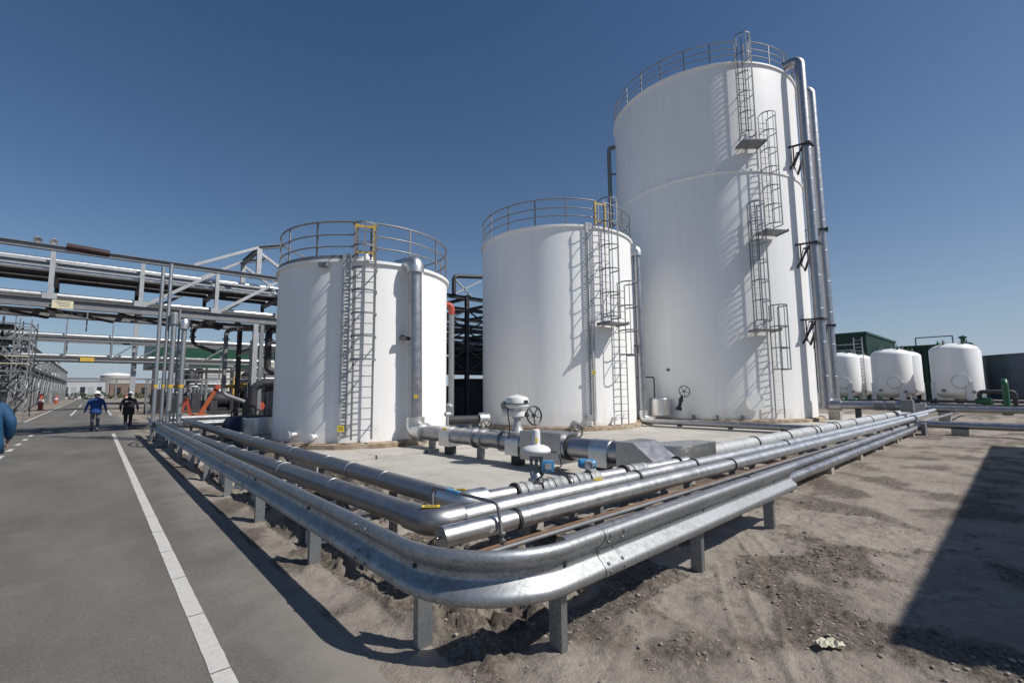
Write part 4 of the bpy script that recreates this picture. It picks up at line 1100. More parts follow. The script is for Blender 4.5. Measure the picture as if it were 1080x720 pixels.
for yy, z, r, mm, lab in RP:
    m = MB().tube([(XA - .3, yy, z), (XB + .3, yy, z)], r, 14)
    k = XA
    while k < XB: m.lathe([(r, -.02), (r + .008, -.015), (r + .008, .015), (r, .02)], (k, yy, z), (1, 0, 0), 14, cap=False); k += 1.7
    base = 5.11 if z < 5.9 else 6.31
    for x in vx: m.box(x - .05, x + .05, yy - .05, yy + .05, base, z - r * .8)
    single(m, 'rack_pipe', M[mm], lab, 'pipe', (4, yy, z), smooth=50)
m = MB(); y_ = 24.25
for s in (-.1, .1): m.bar((XA, y_ + s, 6.66), (XB, y_ + s, 6.66), .012, .09)
k = XA
while k < XB: m.bar((k, y_ - .1, 6.63), (k, y_ + .1, 6.63), .02, .04); k += .3
for x in vx: m.box(x - .03, x + .03, y_ - .1, y_ + .1, 6.31, 6.62)
single(m, 'cable_ladder', M['steell'], 'narrow cable ladder along the front of the near rack above its middle pipes', 'cable ladder', (4, y_, 6.6), smooth=None)
m = MB(); y_ = 26.95
for s in (-.13, .13): m.bar((XA, y_ + s, 6.95), (XB, y_ + s, 6.95), .012, .1)
k = XA
while k < XB: m.bar((k, y_ - .13, 6.92), (k, y_ + .13, 6.92), .02, .05); k += .3
single(m, 'cable_ladder', M['steell'], 'long pale cable ladder under the back top chord of the near rack', 'cable ladder', (4, y_, 6.95), smooth=None)
def flood(label, x, d):
    t = thing('floodlight', label, 'light', (x, 24, 7.24))
    MB().lathe([(.04, -.14), (.08, -.1), (.12, .04), (.13, .06), (.11, .07), (0, .05)], (x, 23.95, 7.38), d, 18).build('lamp_head', M['steell'], t)
    MB().bar((x, 24, 7.24), (x, 24, 7.40), .05).build('bracket', M['steel'], t, smooth=None)
flood('floodlight on the near rack top chord facing the road, the left of two', -1.9, (.3, -.6, -.5)); flood('floodlight on the near rack top chord, beside the maroon roll', -1.48, (.25, -.85, -.45))
m = MB().tube([(-1.12, 24.0, 7.28), (-.5, 23.98, 7.25), (.12, 24.0, 7.22)], .13, 16)
single(m, 'rolled_tarpaulin', M['maroon'], 'maroon rolled cover lying along the near rack top chord', 'cover', (0, 24, 7.24))

for i, (x, yy, z0, z1, r, lab) in enumerate(((6.35, 25.3, 2.4, 4.9, .16, 'dark bent pipe dropping from the near rack deck just left of the left tank'), (3.3, 26.2, 3.6, 4.9, .08, 'thin dark drop pipe hanging under the near rack deck above the vent poles'),
                                    (4.7, 26.4, 1.2, 4.9, .1, 'slim dark drop pipe beside the rack leg nearest the left tank'), (7.3, 24.6, 1.0, 4.9, .2, 'thick dark drop pipe mostly hidden behind the left tank'))):
    m = MB().tube(fillet([(x + 1.2, yy, z1), (x, yy, z1 - .1), (x, yy, z0 + .4), (x + .9, yy - .3, z0)], .3, 6), r, 14)
    for z in (z0 + 1, z1 - .6): m.lathe([(r, -.04), (r + .06, -.03), (r + .06, .03), (r, .04)], (x, yy, z), (0, 0, 1), 14)
    single(m, 'drop_pipe', M['dark' if i != 2 else 'steel'], lab, 'pipe', (x, yy, 0))
# dark process structure between the left and middle tanks
ps = thing('process_structure', 'dark multi level steel structure standing between the left and middle tanks', 'structure', (19, 26, 0))
for x in (15.6, 18.2, 21., 24.):
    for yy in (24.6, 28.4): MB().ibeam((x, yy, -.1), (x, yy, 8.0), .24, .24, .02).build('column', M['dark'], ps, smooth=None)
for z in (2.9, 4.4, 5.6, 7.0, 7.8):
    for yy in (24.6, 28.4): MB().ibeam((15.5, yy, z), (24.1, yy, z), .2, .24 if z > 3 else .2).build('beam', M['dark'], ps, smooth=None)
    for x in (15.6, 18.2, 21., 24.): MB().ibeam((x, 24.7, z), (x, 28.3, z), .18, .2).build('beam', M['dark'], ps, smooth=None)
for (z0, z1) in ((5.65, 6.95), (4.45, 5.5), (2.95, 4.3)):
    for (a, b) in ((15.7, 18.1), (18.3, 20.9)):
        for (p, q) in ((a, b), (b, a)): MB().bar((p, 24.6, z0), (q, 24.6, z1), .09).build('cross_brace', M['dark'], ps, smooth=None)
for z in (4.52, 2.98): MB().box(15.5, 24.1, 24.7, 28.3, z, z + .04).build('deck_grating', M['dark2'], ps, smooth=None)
MB().tube(fillet([(17.0, 24.4, 7.9), (17.0, 24.4, 9.1), (20.5, 24.4, 9.55)], .3, 6), .14, 14).build('top_rail', M['dark'], ps)
for (a, b) in (((17.1, 24.4, 7.95), (19.2, 24.4, 9.1)), ((17.1, 24.4, 8.9), (18.4, 24.4, 7.95))): MB().bar(a, b, .09).build('cross_brace', M['steell'], ps, smooth=None)
rr = random.Random(11)
for i in range(9):
    z = rr.choice((3.05, 4.62, 7.15, 1.0, 5.85)); yy = rr.uniform(24.9, 28); r = rr.uniform(.06, .2)
    if z == 1.0:
        x = 15.5 + i * .9; MB().lathe([(.5, 0), (.5, 1.3), (.3, 1.6), (0, 1.65)], (x, yy, .1), (0, 0, 1), 18).build('vessel', M['dark2'], ps)
    else: MB().tube([(15.2, yy, z + r), (24.4, yy, z + r)], r, 12).build('pipe_run', M[rr.choice(('dark', 'steel', 'alud'))], ps)
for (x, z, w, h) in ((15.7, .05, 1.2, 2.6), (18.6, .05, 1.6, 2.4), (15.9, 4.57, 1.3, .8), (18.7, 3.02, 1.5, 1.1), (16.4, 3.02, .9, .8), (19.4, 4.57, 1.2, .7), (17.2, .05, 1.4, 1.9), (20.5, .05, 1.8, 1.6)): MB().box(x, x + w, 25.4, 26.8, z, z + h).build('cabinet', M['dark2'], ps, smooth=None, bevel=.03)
# pump skid and dark equipment seen between the rack legs
def skid(label, c, seed, mm='dark2'):
    rr = random.Random(seed); t = thing('equipment_skid', label, 'equipment', c)
    MB().box(c[0] - 1.9, c[0] + 1.9, c[1] - 1, c[1] + 1, 0, .25).build('base_frame', M['dark'], t, smooth=None, bevel=.02)
    m = MB().lathe([(.0, -.9), (.5, -.8), (.62, -.6), (.62, .6), (.5, .8), (0, .9)], (c[0] - .8, c[1], 1.1), (1, 0, 0), 20); m.build('motor', M[mm], t)
    for i in range(3):
        x = c[0] - 1.6 + i * 1.3; MB().box(x, x + rr.uniform(.4, .8), c[1] - .9, c[1] - .2, .25, rr.uniform(.9, 2.0)).build('cabinet', M[rr.choice((mm, 'dark', 'steel'))], t, smooth=None, bevel=.02)
    for i in range(6):
        x = c[0] + rr.uniform(-1.8, 1.8); y = c[1] + rr.uniform(-.9, .9); z = rr.uniform(1, 2.3)
        MB().tube(fillet([(x, y, .2), (x, y, z), (x + rr.uniform(-1, 1), y, z), (x + rr.uniform(-1, 1), y + .4, z - .5)], .15, 4), rr.uniform(.04, .1), 10).build('pipe_run', M[rr.choice(('steel', 'alud', 'dark', 'steell'))], t)
    for y in (-1, 1):
        fr = MB()
        for x in (-1.9, 1.9): fr.bar((c[0] + x, c[1] + y, 0), (c[0] + x, c[1] + y, 2.7), .09)
        fr.bar((c[0] - 1.9, c[1] + y, 2.7), (c[0] + 1.9, c[1] + y, 2.7), .09); fr.build('frame', M['steel'], t, smooth=None)
skid('dark pump skid standing beside the far right edge of the road behind the vent poles', (5.0, 47, 0), 2)
skid('dark framed equipment skid behind the orange boom, left of the grey upright tank', (8.2, 42.5, 0), 4)
skid('dark framed equipment skid farthest back on the right of the road', (6.8, 58, 0), 9)
skid('dark equipment skid tucked behind the left tank', (9.3, 31, 0), 14)
def plant_frame(label, x0, x1, y0, y1, zs, seed):
    rr = random.Random(seed); t = thing('plant_frame', label, 'structure', ((x0 + x1) / 2, (y0 + y1) / 2, 0))
    n = max(2, round((x1 - x0) / 2.6)); X = [x0 + (x1 - x0) * i / n for i in range(n + 1)]
    for x in X:
        for y in (y0, y1): MB().bar((x, y, 0), (x, y, zs[-1] + rr.uniform(0, .9)), .16).build('column', M['dark'], t, smooth=None)
    for z in zs:
        for y in (y0, y1): MB().bar((x0, y, z), (x1, y, z), .14, .2).build('beam', M['dark'], t, smooth=None)
        for x in X: MB().bar((x, y0, z), (x, y1, z), .14).build('beam', M['dark'], t, smooth=None)
        for h in (.55, 1.05): MB().bar((x0, y0, z + h), (x1, y0, z + h), .05).build('hand_rail', M['steel'], t, smooth=None)
    for i in range(n * 2):
        x = rr.choice(X[:-1]); a = rr.uniform(.3, .8)
        if i % 2: MB().lathe([(a, 0), (a, 1.2), (a * .6, 1.5), (0, 1.55)], (x + 1.2, (y0 + y1) / 2, rr.choice((.1, zs[0] + .1))), (0, 0, 1), 16).build('vessel', M[rr.choice(('dark2', 'dark', 'steel'))], t)
        else: MB().box(x + .3, x + 1.9, y0 + .3, y1 - .4, 0, rr.uniform(1.2, 2.2)).build('cabinet', M[rr.choice(('dark2', 'dark', 'dark2'))], t, smooth=None, bevel=.03)
    for i in range(n * 3):
        z = rr.choice(zs) + rr.uniform(.1, .6); y = rr.uniform(y0, y1); xx = sorted((rr.uniform(x0, x1), rr.uniform(x0, x1)))
        MB().tube(fillet([(xx[0], y, z - 1.2), (xx[0], y, z), (xx[1] + .8, y, z), (xx[1] + .8, y, z - 1)], .2, 4), rr.uniform(.05, .14), 10).build('pipe_run', M[rr.choice(('dark', 'steel', 'alud', 'steell', 'dark2'))], t)
    return t
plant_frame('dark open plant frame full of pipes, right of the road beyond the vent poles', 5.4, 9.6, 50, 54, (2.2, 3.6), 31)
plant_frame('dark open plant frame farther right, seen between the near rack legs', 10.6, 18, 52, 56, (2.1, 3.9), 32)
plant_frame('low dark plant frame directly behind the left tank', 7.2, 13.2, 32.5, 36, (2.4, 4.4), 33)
# grey upright tank
t = thing('upright_tank', 'small grey upright tank with pipe connections beyond the near rack', 'tank', (10.5, 40.5, 0))
MB().lathe([(.95, .9), (.95, 3.6), (.7, 3.95), (0, 4.05)], (10.5, 40.5, 0), (0, 0, 1), 28).build('shell', M['tankg'], t)
for k in range(4):
    a = k * PI / 2 + .6; MB().bar((10.5 + .8 * math.cos(a), 40.5 + .8 * math.sin(a), 0), (10.5 + .8 * math.cos(a), 40.5 + .8 * math.sin(a), 1), .14).build('leg', M['dark'], t, smooth=None)
MB().lathe([(.97, 1.9), (.97, 2.1)], (10.5, 40.5, 0), (0, 0, 1), 28, cap=False).build('band', M['dark'], t)
# orange boom and stand
t = thing('loading_boom', 'orange articulated boom resting level beyond the near rack', 'boom', (5.4, 34.5, 0))
MB().bar((4.95, 34.5, .3), (5.8, 34.5, 2.0), .2, .24).build('lower_arm', M['orange'], t, smooth=None, bevel=.03)
MB().tube([(5.75, 34.5, 2.0), (8.4, 34.5, 2.2)], .11, 14).build('upper_arm', M['yel2'], t)
MB().lathe([(.15, -.2), (.15, .2)], (5.8, 34.5, 2.0), (0, 1, 0), 16).build('pivot', M['redor'], t)
MB().box(4.6, 5.3, 34.1, 34.9, 0, .35).build('base', M['orange'], t, smooth=None, bevel=.03)
t = thing('pipe_trestle', 'red orange folding trestle on the ground left of the orange boom', 'trestle', (4.4, 36, 0))
for s in (0, .8):
    MB().bar((4.05, 35.7 + s, 0), (4.4, 35.7 + s, 1.3), .07).build('leg', M['redor'], t, smooth=None); MB().bar((4.75, 35.7 + s, 0), (4.4, 35.7 + s, 1.3), .07).build('leg', M['redor'], t, smooth=None)
MB().bar((4.4, 35.5, 1.3), (4.4, 36.7, 1.3), .08).build('ridge_bar', M['redor'], t, smooth=None)
MB().bar((4.2, 35.7, .5), (4.6, 35.7, .5), .05).build('brace', M['redor'], t, smooth=None)
t = thing('hose_reel', 'bright orange hose reel beside the left edge of the left tank', 'reel', (6.3, 26., 0))
MB().lathe([(.2, -.12), (.2, -.09), (.14, -.08), (.14, .08), (.2, .09), (.2, .12)], (6.1, 25.4, 1.0), (.3, -1, 0), 24).build('drum', M['redor'], t)
for s in (-.3, .3): MB().bar((6.1 + s, 25.4, 0), (6.1, 25.4, 1.0), .07).build('leg', M['dark'], t, smooth=None)
# insulated flange drum by the left tank
t = thing('insulated_drum', 'low round silver drum with a dark lid beside the left tank', 'drum', (4.35, 19.0, 0))
MB().lathe([(.62, .2), (.62, .78), (.60, .80)], (4.5, 19, 0), (0, 0, 1), 36, cap=False).build('jacket', M['drum'], t, smooth=40)
MB().lathe([(.60, .79), (.55, .86), (0, .88)], (4.5, 19, 0), (0, 0, 1), 36, cap=False).build('lid', M['dark'], t)
MB().lathe([(.34, 0), (.36, .05), (.36, .5), (.3, .55), (0, .55)], (3.75, 19.25, .5), (.3, -1, 0), 24).build('end_flange', mat('dark blue flange', (.03, .04, .08), .5), t)
for (x, y) in ((3.75, 19.0), (4.15, 18.6), (4.75, 18.6), (4.6, 19.4)): MB().tube(fillet([(x - .08, y, .8), (x - .08, y, 1.05), (x + .08, y, 1.05), (x + .08, y, .8)], .05, 4), .02, 8).build('lifting_lug', M['black'], t)
MB().box(3.9, 5.1, 18.5, 19.5, 0, .22).build('plinth', M['concd'], t, smooth=None, bevel=.01)
t = thing('bent_duct', 'dark bent duct coming out beside the left tank under the near rack', 'duct', (5.2, 21.6, .2))
MB().tube(fillet([(6.6, 21.2, 2.2), (5.3, 21.6, 2.05), (4.95, 21.7, 1.9), (4.95, 21.7, .0)], .3, 6), .17, 16).build('pipe_run', M['dark'], t)

# vent poles at the end of the barrier
def pole(label, x, y, z, r, cap):
    t = thing('vent_pole', label, 'pole', (x, y, 0), 'vent poles at the end of the road barrier')
    MB().tube([(x, y, .0), (x, y, z)], r, 16).build('tube', M['galv'], t)
    MB().lathe([(r, 1.88), (r + .004, 1.882), (r + .004, 2.0), (r, 2.002)], (x, y, 0), (0, 0, 1), 16, cap=False).build('yellow_mark', M['yel2'], t)
    MB().lathe([(r, 0), (.16, .02), (.16, .1), (r, .12)], (x, y, .5), (0, 0, 1), 14).build('base_flange', M['galv2'], t)
    if cap == 'can': MB().lathe([(r, -.0), (.13, .02), (.13, .42), (.1, .46), (0, .47)], (x, y, z - .15), (0, 0, 1), 18).build('cap', M['galv'], t)
    if cap == 'bend': MB().lathe([(.12, -.2), (.155, -.18), (.16, .0), (.155, .1), (.11, .19), (0, .22)], (x, y, z), (0, 0, 1), 20).build('cap', M['alu'], t)
pole('thin galvanised vent pole, leftmost of the group at the barrier end', 1.62, 21.0, 6.32, .062, None)
pole('thin galvanised vent pole, tallest and second from the left in its group', 1.86, 21.05, 6.5, .062, None)
pole('vent pole with a wide can shaped cap', 2.04, 20.9, 4.35, .085, 'can')
pole('slimmest vent pole, standing between the two capped ones', 2.22, 21.1, 4.8, .035, None)
pole('vent pole with a rounded bright cap, rightmost of its group', 2.36, 20.9, 4.25, .085, 'bend')

# far rack over the road
fr_ = thing('pipe_rack', 'farther lower pipe rack bridging the road behind the near one', 'pipe rack', (6, 61, 0))
for yy in (60., 62.4):
    for z, h in ((6.75, .3), (4.85, .34)): MB().ibeam((-6.5, yy, z), (26, yy, z), .22, h).build('chord', M['steel'], fr_, smooth=None)
for i, x in enumerate((-6.2, -2.3, 1.0, 2.9, 6.8, 10.7, 14.6, 18.5, 22.4)):
    for yy in (60., 62.4): MB().bar((x, yy, 5), (x, yy, 6.65), .16).build('hanger', M['steel'], fr_, smooth=None)
    MB().bar((x, 60, 4.85), (x, 62.4, 4.85), .16).build('cross_beam', M['steel'], fr_, smooth=None); MB().bar((x, 60, 6.7), (x, 62.4, 6.7), .16).build('cross_beam', M['steel'], fr_, smooth=None)
for a, b in ((1.0, 2.9), (4.5, 6.8), (2.9, 5.2), (8.5, 10.7)): MB().bar((a, 60, 5.0), (b, 60, 6.6), .13).build('diagonal_brace', M['steel'], fr_, smooth=None)
MB().ibeam((2.85, 61.2, -.1), (2.85, 61.2, 9.4), .42, .42, .04).build('tall_column', M['steell'], fr_, smooth=None)
for x in (-5.9, 7.2, 15, 23):
    for yy in (60., 62.4): MB().ibeam((x, yy, -.1), (x, yy, 4.7), .26, .26).build('column', M['steel'], fr_, smooth=None)
for x in (-2.3, 1.0): MB().bar((x, 60, 6.9), (x, 60, 8.8), .1).build('hanger', M['steel'], fr_, smooth=None)
m = MB(); m.obox((-.7, 59.82, 4.87), (1, 0, 0), (0, 1, 0), (0, 0, 1), .5, .01, .2); m.build('height_sign', M['yel2'], fr_, smooth=None)
for yy, z, r, mm, lab in ((60.5, 7.12, .2, 'alu', 'bright silver pipe on the upper chord of the far rack'), (61.5, 7.05, .15, 'alud', 'dull pipe behind the bright one on the upper chord of the far rack'),
                          (60.5, 5.2, .17, 'alu', 'bright silver pipe on the lower chord of the far rack'), (61.6, 5.2, .15, 'dark', 'dark pipe on the lower chord of the far rack')):
    m = MB().tube([(-6.8, yy, z), (26.5, yy, z)], r, 12)
    for x in (-6.2, -2.3, 2.9, 6.8, 10.7, 14.6, 18.5, 22.4): m.box(x - .06, x + .06, yy - .06, yy + .06, (6.78 if z > 6 else 4.93), z - r * .8); m.lathe([(r, -.05), (r + .02, -.04), (r + .02, .04), (r, .05)], (x + 1.5, yy, z), (1, 0, 0), 12, cap=False)
    single(m, 'rack_pipe', M[mm], lab, 'pipe', (6, yy, z), smooth=50)

# scaffold stair tower left of the road
sc = thing('scaffold_tower', 'cluttered steel stair tower with yellowish rails at the left edge of the road', 'tower', (-4.6, 46.5, 0))
rr = random.Random(21)
for x in (-6.6, -5.2, -4.2, -3.45):
    for y in (45, 47.2, 49.2): MB().bar((x, y, 0), (x, y, 6.7 + rr.uniform(-.2, .8)), .12 if x < -5 else .07).build('upright', M['dark' if x < -4.5 else ('steel', 'dark', 'steel')[int(y) % 3]], sc, smooth=None)
for z in (1.9, 3.2, 4.3, 5.4, 6.4):
    for y in (45, 47.2, 49.2): MB().bar((-6.6, y, z), (-3.45, y, z), .07).build('ledger', M[rr.choice(('steel', 'dark', 'steel'))], sc, smooth=None)
    for x in (-6.6, -5.2, -3.45): MB().bar((x, 45, z), (x, 49.2, z), .07).build('ledger', M['steel'], sc, smooth=None)
    MB().box(-6.6, -4.3, 45, 49.2, z - .12, z - .08).build('deck', M['dark'], sc, smooth=None)
    for h in (.5, 1.0): MB().bar((-6.5, 44.95, z + h), (-3.45, 44.95, z + h), .045).build('guard_rail', M['paleY' if 3 < z < 4 else 'steel'], sc, smooth=None)
for i in range(90):
    x = rr.uniform(-6.6, -3.6); z = rr.uniform(.2, 5.6); y = rr.choice((45, 47.2, 49.2))
    MB().bar((x, y, z), (x + rr.choice((-1, 1)) * rr.uniform(.5, 1.4), y + rr.uniform(-.4, .4), z + rr.uniform(.6, 1.5)), .06).build('brace', M[rr.choice(('steel', 'dark2', 'dark', 'dark', 'steell'))], sc, smooth=None)
for i in range(4): MB().bar((-6.4, 45.6, .3 + 1.2 * i), (-4.5, 45.6, 1.5 + 1.2 * i), .06, .25).build('stair_flight', M['steel'], sc, smooth=None)
# long rack down the left side
lr = thing('pipe_rack', 'long two storey pipe rack following the left side of the road into the distance', 'pipe rack', (-6.5, 95, 0))
y = 54.
k = 0
while y < 150:
    for x in (-7.6, -4.9):
        MB().bar((x, y, 0), (x, y, 6.4), .22).build('column', M['steel' if x > -6 else 'dark'], lr, smooth=None)
        MB().bar((x, y, .3), (x, y + 4.5, 3.6), .1).build('brace', M['steell' if x > -6 else 'dark'], lr, smooth=None)
    for z in (3.9, 6.2): MB().bar((-7.7, y, z), (-4.8, y, z), .22).build('cross_beam', M['steel'], lr, smooth=None)
    y += 7; k += 1
for z in (3.7, 4.2, 6.3):
    for x in (-7.6, -4.9): MB().ibeam((x, 53, z), (x, 150, z), .18, .22).build('beam', M['steel' if x > -6 else 'dark'], lr, smooth=None)
for i, (x, z) in enumerate(((-5.3, 4.5), (-5.9, 4.5), (-6.5, 4.55), (-5.4, 6.6), (-6.3, 6.6))): MB().tube([(x, 53, z), (x, 150, z)], .16, 10).build('pipe_run', M[('alu', 'dark', 'alud', 'alu', 'steel')[i]], lr)
for i in range(8): MB().box(-7.2, -5.6, 56 + i * 12, 59 + i * 12, 0, 2.0).build('cabinet', M[('dark', 'steel', 'tankg')[i % 3]], lr, smooth=None, bevel=.03)

# buildings and tanks at the far end
t = thing('storage_tank', 'wide low grey tank with a white domed roof at the far end of the road', 'tank', (5.3, 205, 0))
MB().lathe([(3.95 * 1.05, 0), (4.15, 7.2)], (5.3, 205, 0), (0, 0, 1), 48, cap=False).build('shell', M['tankg'], t)
MB().lathe([(4.2, 7.1), (4.2, 7.3), (3, 7.9), (0, 8.3)], (5.3, 205, 0), (0, 0, 1), 48, cap=False).build('roof', M['pvc'], t)
t = thing('shed', 'long pale grey shed closing the far end of the road, left of the brown building', 'building', (-3.5, 176, 0))
MB().box(-8.5, 2.2, 172, 182, 0, 4.6).build('wall', M['shed'], t, smooth=None)
MB().box(-8.6, 2.3, 171.9, 182.1, 4.6, 4.9).build('roof', M['steel'], t, smooth=None)
for i in range(6): MB().box(-8 + i * 1.7, -7.0 + i * 1.7, 171.93, 171.98, 1.0, 3.2).build('window', M['glass'] if i % 2 else M['steell'], t, smooth=None)
t = thing('brick_building', 'brown brick building below the domed tank at the far end of the road', 'building', (7, 178, 0))
MB().box(3.2, 13.5, 173, 184, 0, 4.1).build('wall', M['brick'], t, smooth=None)
MB().box(3.1, 13.6, 172.9, 184.1, 4.1, 4.3).build('roof', M['tankg'], t, smooth=None)
for i in range(3): MB().box(4.2 + i * 3, 5.6 + i * 3, 172.93, 172.98, 1.2, 3).build('window', M['glass'], t, smooth=None)
t = thing('white_building', 'distant white block rising behind the long left rack', 'building', (-14, 190, 0))
MB().box(-20, -8.5, 186, 200, 0, 10.5).build('wall', M['pvc'], t, smooth=None)
for j in range(2):
    for i in range(4): MB().box(-19 + i * 2.6, -17.6 + i * 2.6, 185.93, 185.98, 3 + j * 3.6, 5 + j * 3.6).build('window', M['glass'], t, smooth=None)
MB().box(-20.1, -8.4, 185.9, 200.1, 10.5, 10.8).build('roof', M['tankg'], t, smooth=None)
t = thing('pipe_bridge', 'thin dark pipe bridge crossing the road in front of the grey shed', 'pipe rack', (0, 130, 0))
MB().box(-5.5, 14, 129.8, 130.2, 4.3, 4.7).build('beam', M['steel'], t, smooth=None)
for x in (-5, 3.4, 12): MB().bar((x, 130, 0), (x, 130, 4.3), .3).build('column', M['steel'], t, smooth=None)
t = thing('process_hall', 'white process hall with a dark green top band, behind the far rack', 'building', (18, 84, 0))
MB().box(11, 36, 80, 95, 0, 5.2).build('wall', M['cream'], t, smooth=None)
MB().box(5.6, 36, 79.9, 95, 5.2, 9.1).build('roof_band', M['green'], t, smooth=None)
for i in range(7): MB().box(12 + i * 3.3, 13.6 + i * 3.3, 79.93, 79.98, .4, 4.2).build('door', M['yel2' if i == 1 else ('steell', 'dark', 'shed')[i % 3]], t, smooth=None)
for x in (5.9, 8.5): MB().bar((x, 80.2, 0), (x, 80.2, 5.2), .3).build('column', M['dark'], t, smooth=None)
def marker(label, x, y, h):
    t = thing('marker_post', label, 'post', (x, y, 0))
    MB().lathe([(.35, 0), (.35, .06), (.2, .08), (.17, h * .9), (.1, h), (0, h)], (x, y, 0), (0, 0, 1), 14).build('body', M['redor'], t)
    MB().lathe([(.20, h * .5), (.205, h * .52), (.20, h * .68)], (x, y, 0), (0, 0, 1), 14, cap=False).build('white_band', M['pvc'], t)
marker('small orange marker standing on the far road between the two walking men', 4.2, 105, 1.4); marker('small orange marker standing at the far left foot of the long rack', -4.3, 100, 1.3)
marker('orange marker nearest the scaffold tower on the left road edge', -3.9, 66, 1.6)

# ------------------------------------------------------------------ right side: small vessels, containers, tank
def vessel(x, y):
    t = thing('pressure_vessel', 'x', 'vessel', (x, y, 0), 'small white vessels on legs')
    r = 1.3
    prof = [(0, .75)] + [(r * math.sin(a), 1.3 - .55 * math.cos(a)) for a in [PI / 2 * i / 8 for i in range(1, 9)]] + [(r, 2.5), (r, 4.15)] + [(r * math.cos(a), 4.15 + .5 * math.sin(a)) for a in [PI / 2 * i / 8 for i in range(1, 9)]]
    MB().lathe(prof, (x, y, 0), (0, 0, 1), 40, cap=False).build('body', M['tank'], t, smooth=50)
    for k in range(4):
        a = k * PI / 2 + .55; p = V((x + r * 1.02 * math.cos(a), y + r * 1.02 * math.sin(a), 0)); n = V((math.cos(a), math.sin(a), 0))
        m = MB(); m.obox(p + V((0, 0, .95)), n, (-n.y, n.x, 0), (0, 0, 1), .07, .19, 1.0); m.obox(p + V((0, 0, .02)), n, (-n.y, n.x, 0), (0, 0, 1), .2, .25, .02); m.build('leg', M['pvc'], t, smooth=None)
    n = V((-.93, -.2, 0)).normalized(); p = V((x, y, 1.95)) + n * (r - .04)
    mw = MB().lathe([(.34, 0), (.34, .1), (.42, .105), (.42, .16), (0, .165)], p, n, 24).build('manway', M['tank'], t)
    MB().lathe([(.425, .12), (.445, .125), (.445, .15), (.425, .155)], p, n, 24).build('clamp_ring', M['steel'], mw)
    for dx, dz in ((-.75, 1.35), (.5, 1.25)):
        n2 = (n + V((-n.y, n.x, 0)) * dx).normalized(); MB().lathe([(.06, 0), (.06, .15), (.11, .16), (.11, .2), (0, .2)], V((x, y, dz)) + n2 * (r - .02), n2, 12).build('nozzle', M['steel'], t)
    for k in range(5):
        a = k * 1.3; MB().lathe([(.07, 0), (.07, .22), (.12, .23), (.12, .28), (.04, .3), (.03, .45), (0, .46)], (x + .8 * math.cos(a), y + .8 * math.sin(a), 4.45), (0, 0, 1), 10).build('top_fitting', M['greenb' if k % 2 else 'steel'], t)
    MB().lathe([(.1, 0), (.1, .4), (.16, .42), (.16, .55)], (x, y, .1), (0, 0, 1), 12).build('outlet', M['steel'], t)
    return t
v0 = vessel(44.9, 3.15)
v0['label'] = 'small white vessel on legs, nearest and rightmost of its group'
for (x, y, lab) in ((48.6, 3.2, 'small white vessel on legs hidden almost wholly behind the rightmost one'), (47.4, 7.0, 'small white vessel on legs, the nearer of the pair left of the green gap'),
                    (51.2, 6.85, 'small white vessel on legs half hidden behind the nearer middle one'), (48.8, 10.6, 'small white vessel on legs closest to the twin vent pipes'), (52.6, 10.45, 'small white vessel on legs half hidden behind the leftmost one, with a ladder in front')):
    c = copy_tree(v0); c.location = (x, y, 0); c['label'] = lab
t = thing('access_ladder', 'thin grey access ladder frame between the two leftmost small vessels', 'ladder', (50.3, 9.5, 0))
m = MB()
for s in (-.3, .3): m.bar((50.0, 9.55 + s, 0), (50.0, 9.55 + s, 6.0), .07)
for k in range(18): m.bar((50.0, 9.25, .3 + k * .32), (50.0, 9.85, .3 + k * .32), .04)
m.build('ladder', M['steell'], t, smooth=None)
m = MB()
for z in (4.9, 5.4): m.bar((50, 9.9, z), (50, 13, z), .06)
m.build('handrail', M['steell'], t, smooth=None)
def container(label, x0, x1, y0, y1, z):
    t = thing('sheet_hall', label, 'building', ((x0 + x1) / 2, (y0 + y1) / 2, 0))
    m = MB(); n = int((y1 - y0) / .5)
    poly = []
    for i in range(n * 2 + 1):                                          # corrugated near face
        yy = y0 + (y1 - y0) * i / (n * 2); poly.append((x0 + (.05 if i % 2 else 0), yy))
    n2 = int((x1 - x0) / .5)
    poly += [(x0 + (x1 - x0) * i / (n2 * 2), y1) for i in range(1, n2 * 2)] + [(x1, y1), (x1, y0)] + [(x1 - (x1 - x0) * i / (n2 * 2), y0 + (.05 if i % 2 else 0)) for i in range(1, n2 * 2)]
    m.prism(poly, 0, z - .15); m.build('wall', M['greend'], t, smooth=None)
    MB().box(x0 - .12, x1 + .12, y0 - .12, y1 + .12, z - .15, z + .1).build('roof', M['green'], t, smooth=None, bevel=.03)
    return t
container('taller dark green sheet hall behind the leftmost small vessels', 61, 78, 10.9, 24, 7.4)
t = container('lower dark green sheet hall behind the middle and right small vessels', 72, 84, 3.6, 9.6, 6.3)
m = MB()
for yy in (5.0, 8.2): m.bar((72.3, yy, 6.4), (72.3, yy, 7.3), .12)
m.bar((72.3, 5, 7.3), (72.3, 8.2, 7.3), .12); m.build('roof_frame', M['steel'], t, smooth=None)
MB().lathe([(.2, 0), (.2, .6), (.35, .62), (.35, .8), (.1, .9), (0, 1.0)], (72.8, 4.2, 6.35), (0, 0, 1), 12).build('roof_valve', M['greenb'], t)
t = thing('storage_tank', 'wide slate blue tank at the right edge of the photo', 'tank', (88, -5.4, 0))
MB().lathe([(9.5, 0), (9.5, 1.7), (9.53, 1.72), (9.5, 1.74), (9.5, 3.5), (9.53, 3.52), (9.5, 3.54), (9.5, 5.2), (9.62, 5.22), (9.62, 5.36), (9.5, 5.38), (0, 5.9)], (88, -5.4, 0), (0, 0, 1), 96, cap=False).build('shell', M['navy'], t, smooth=25)
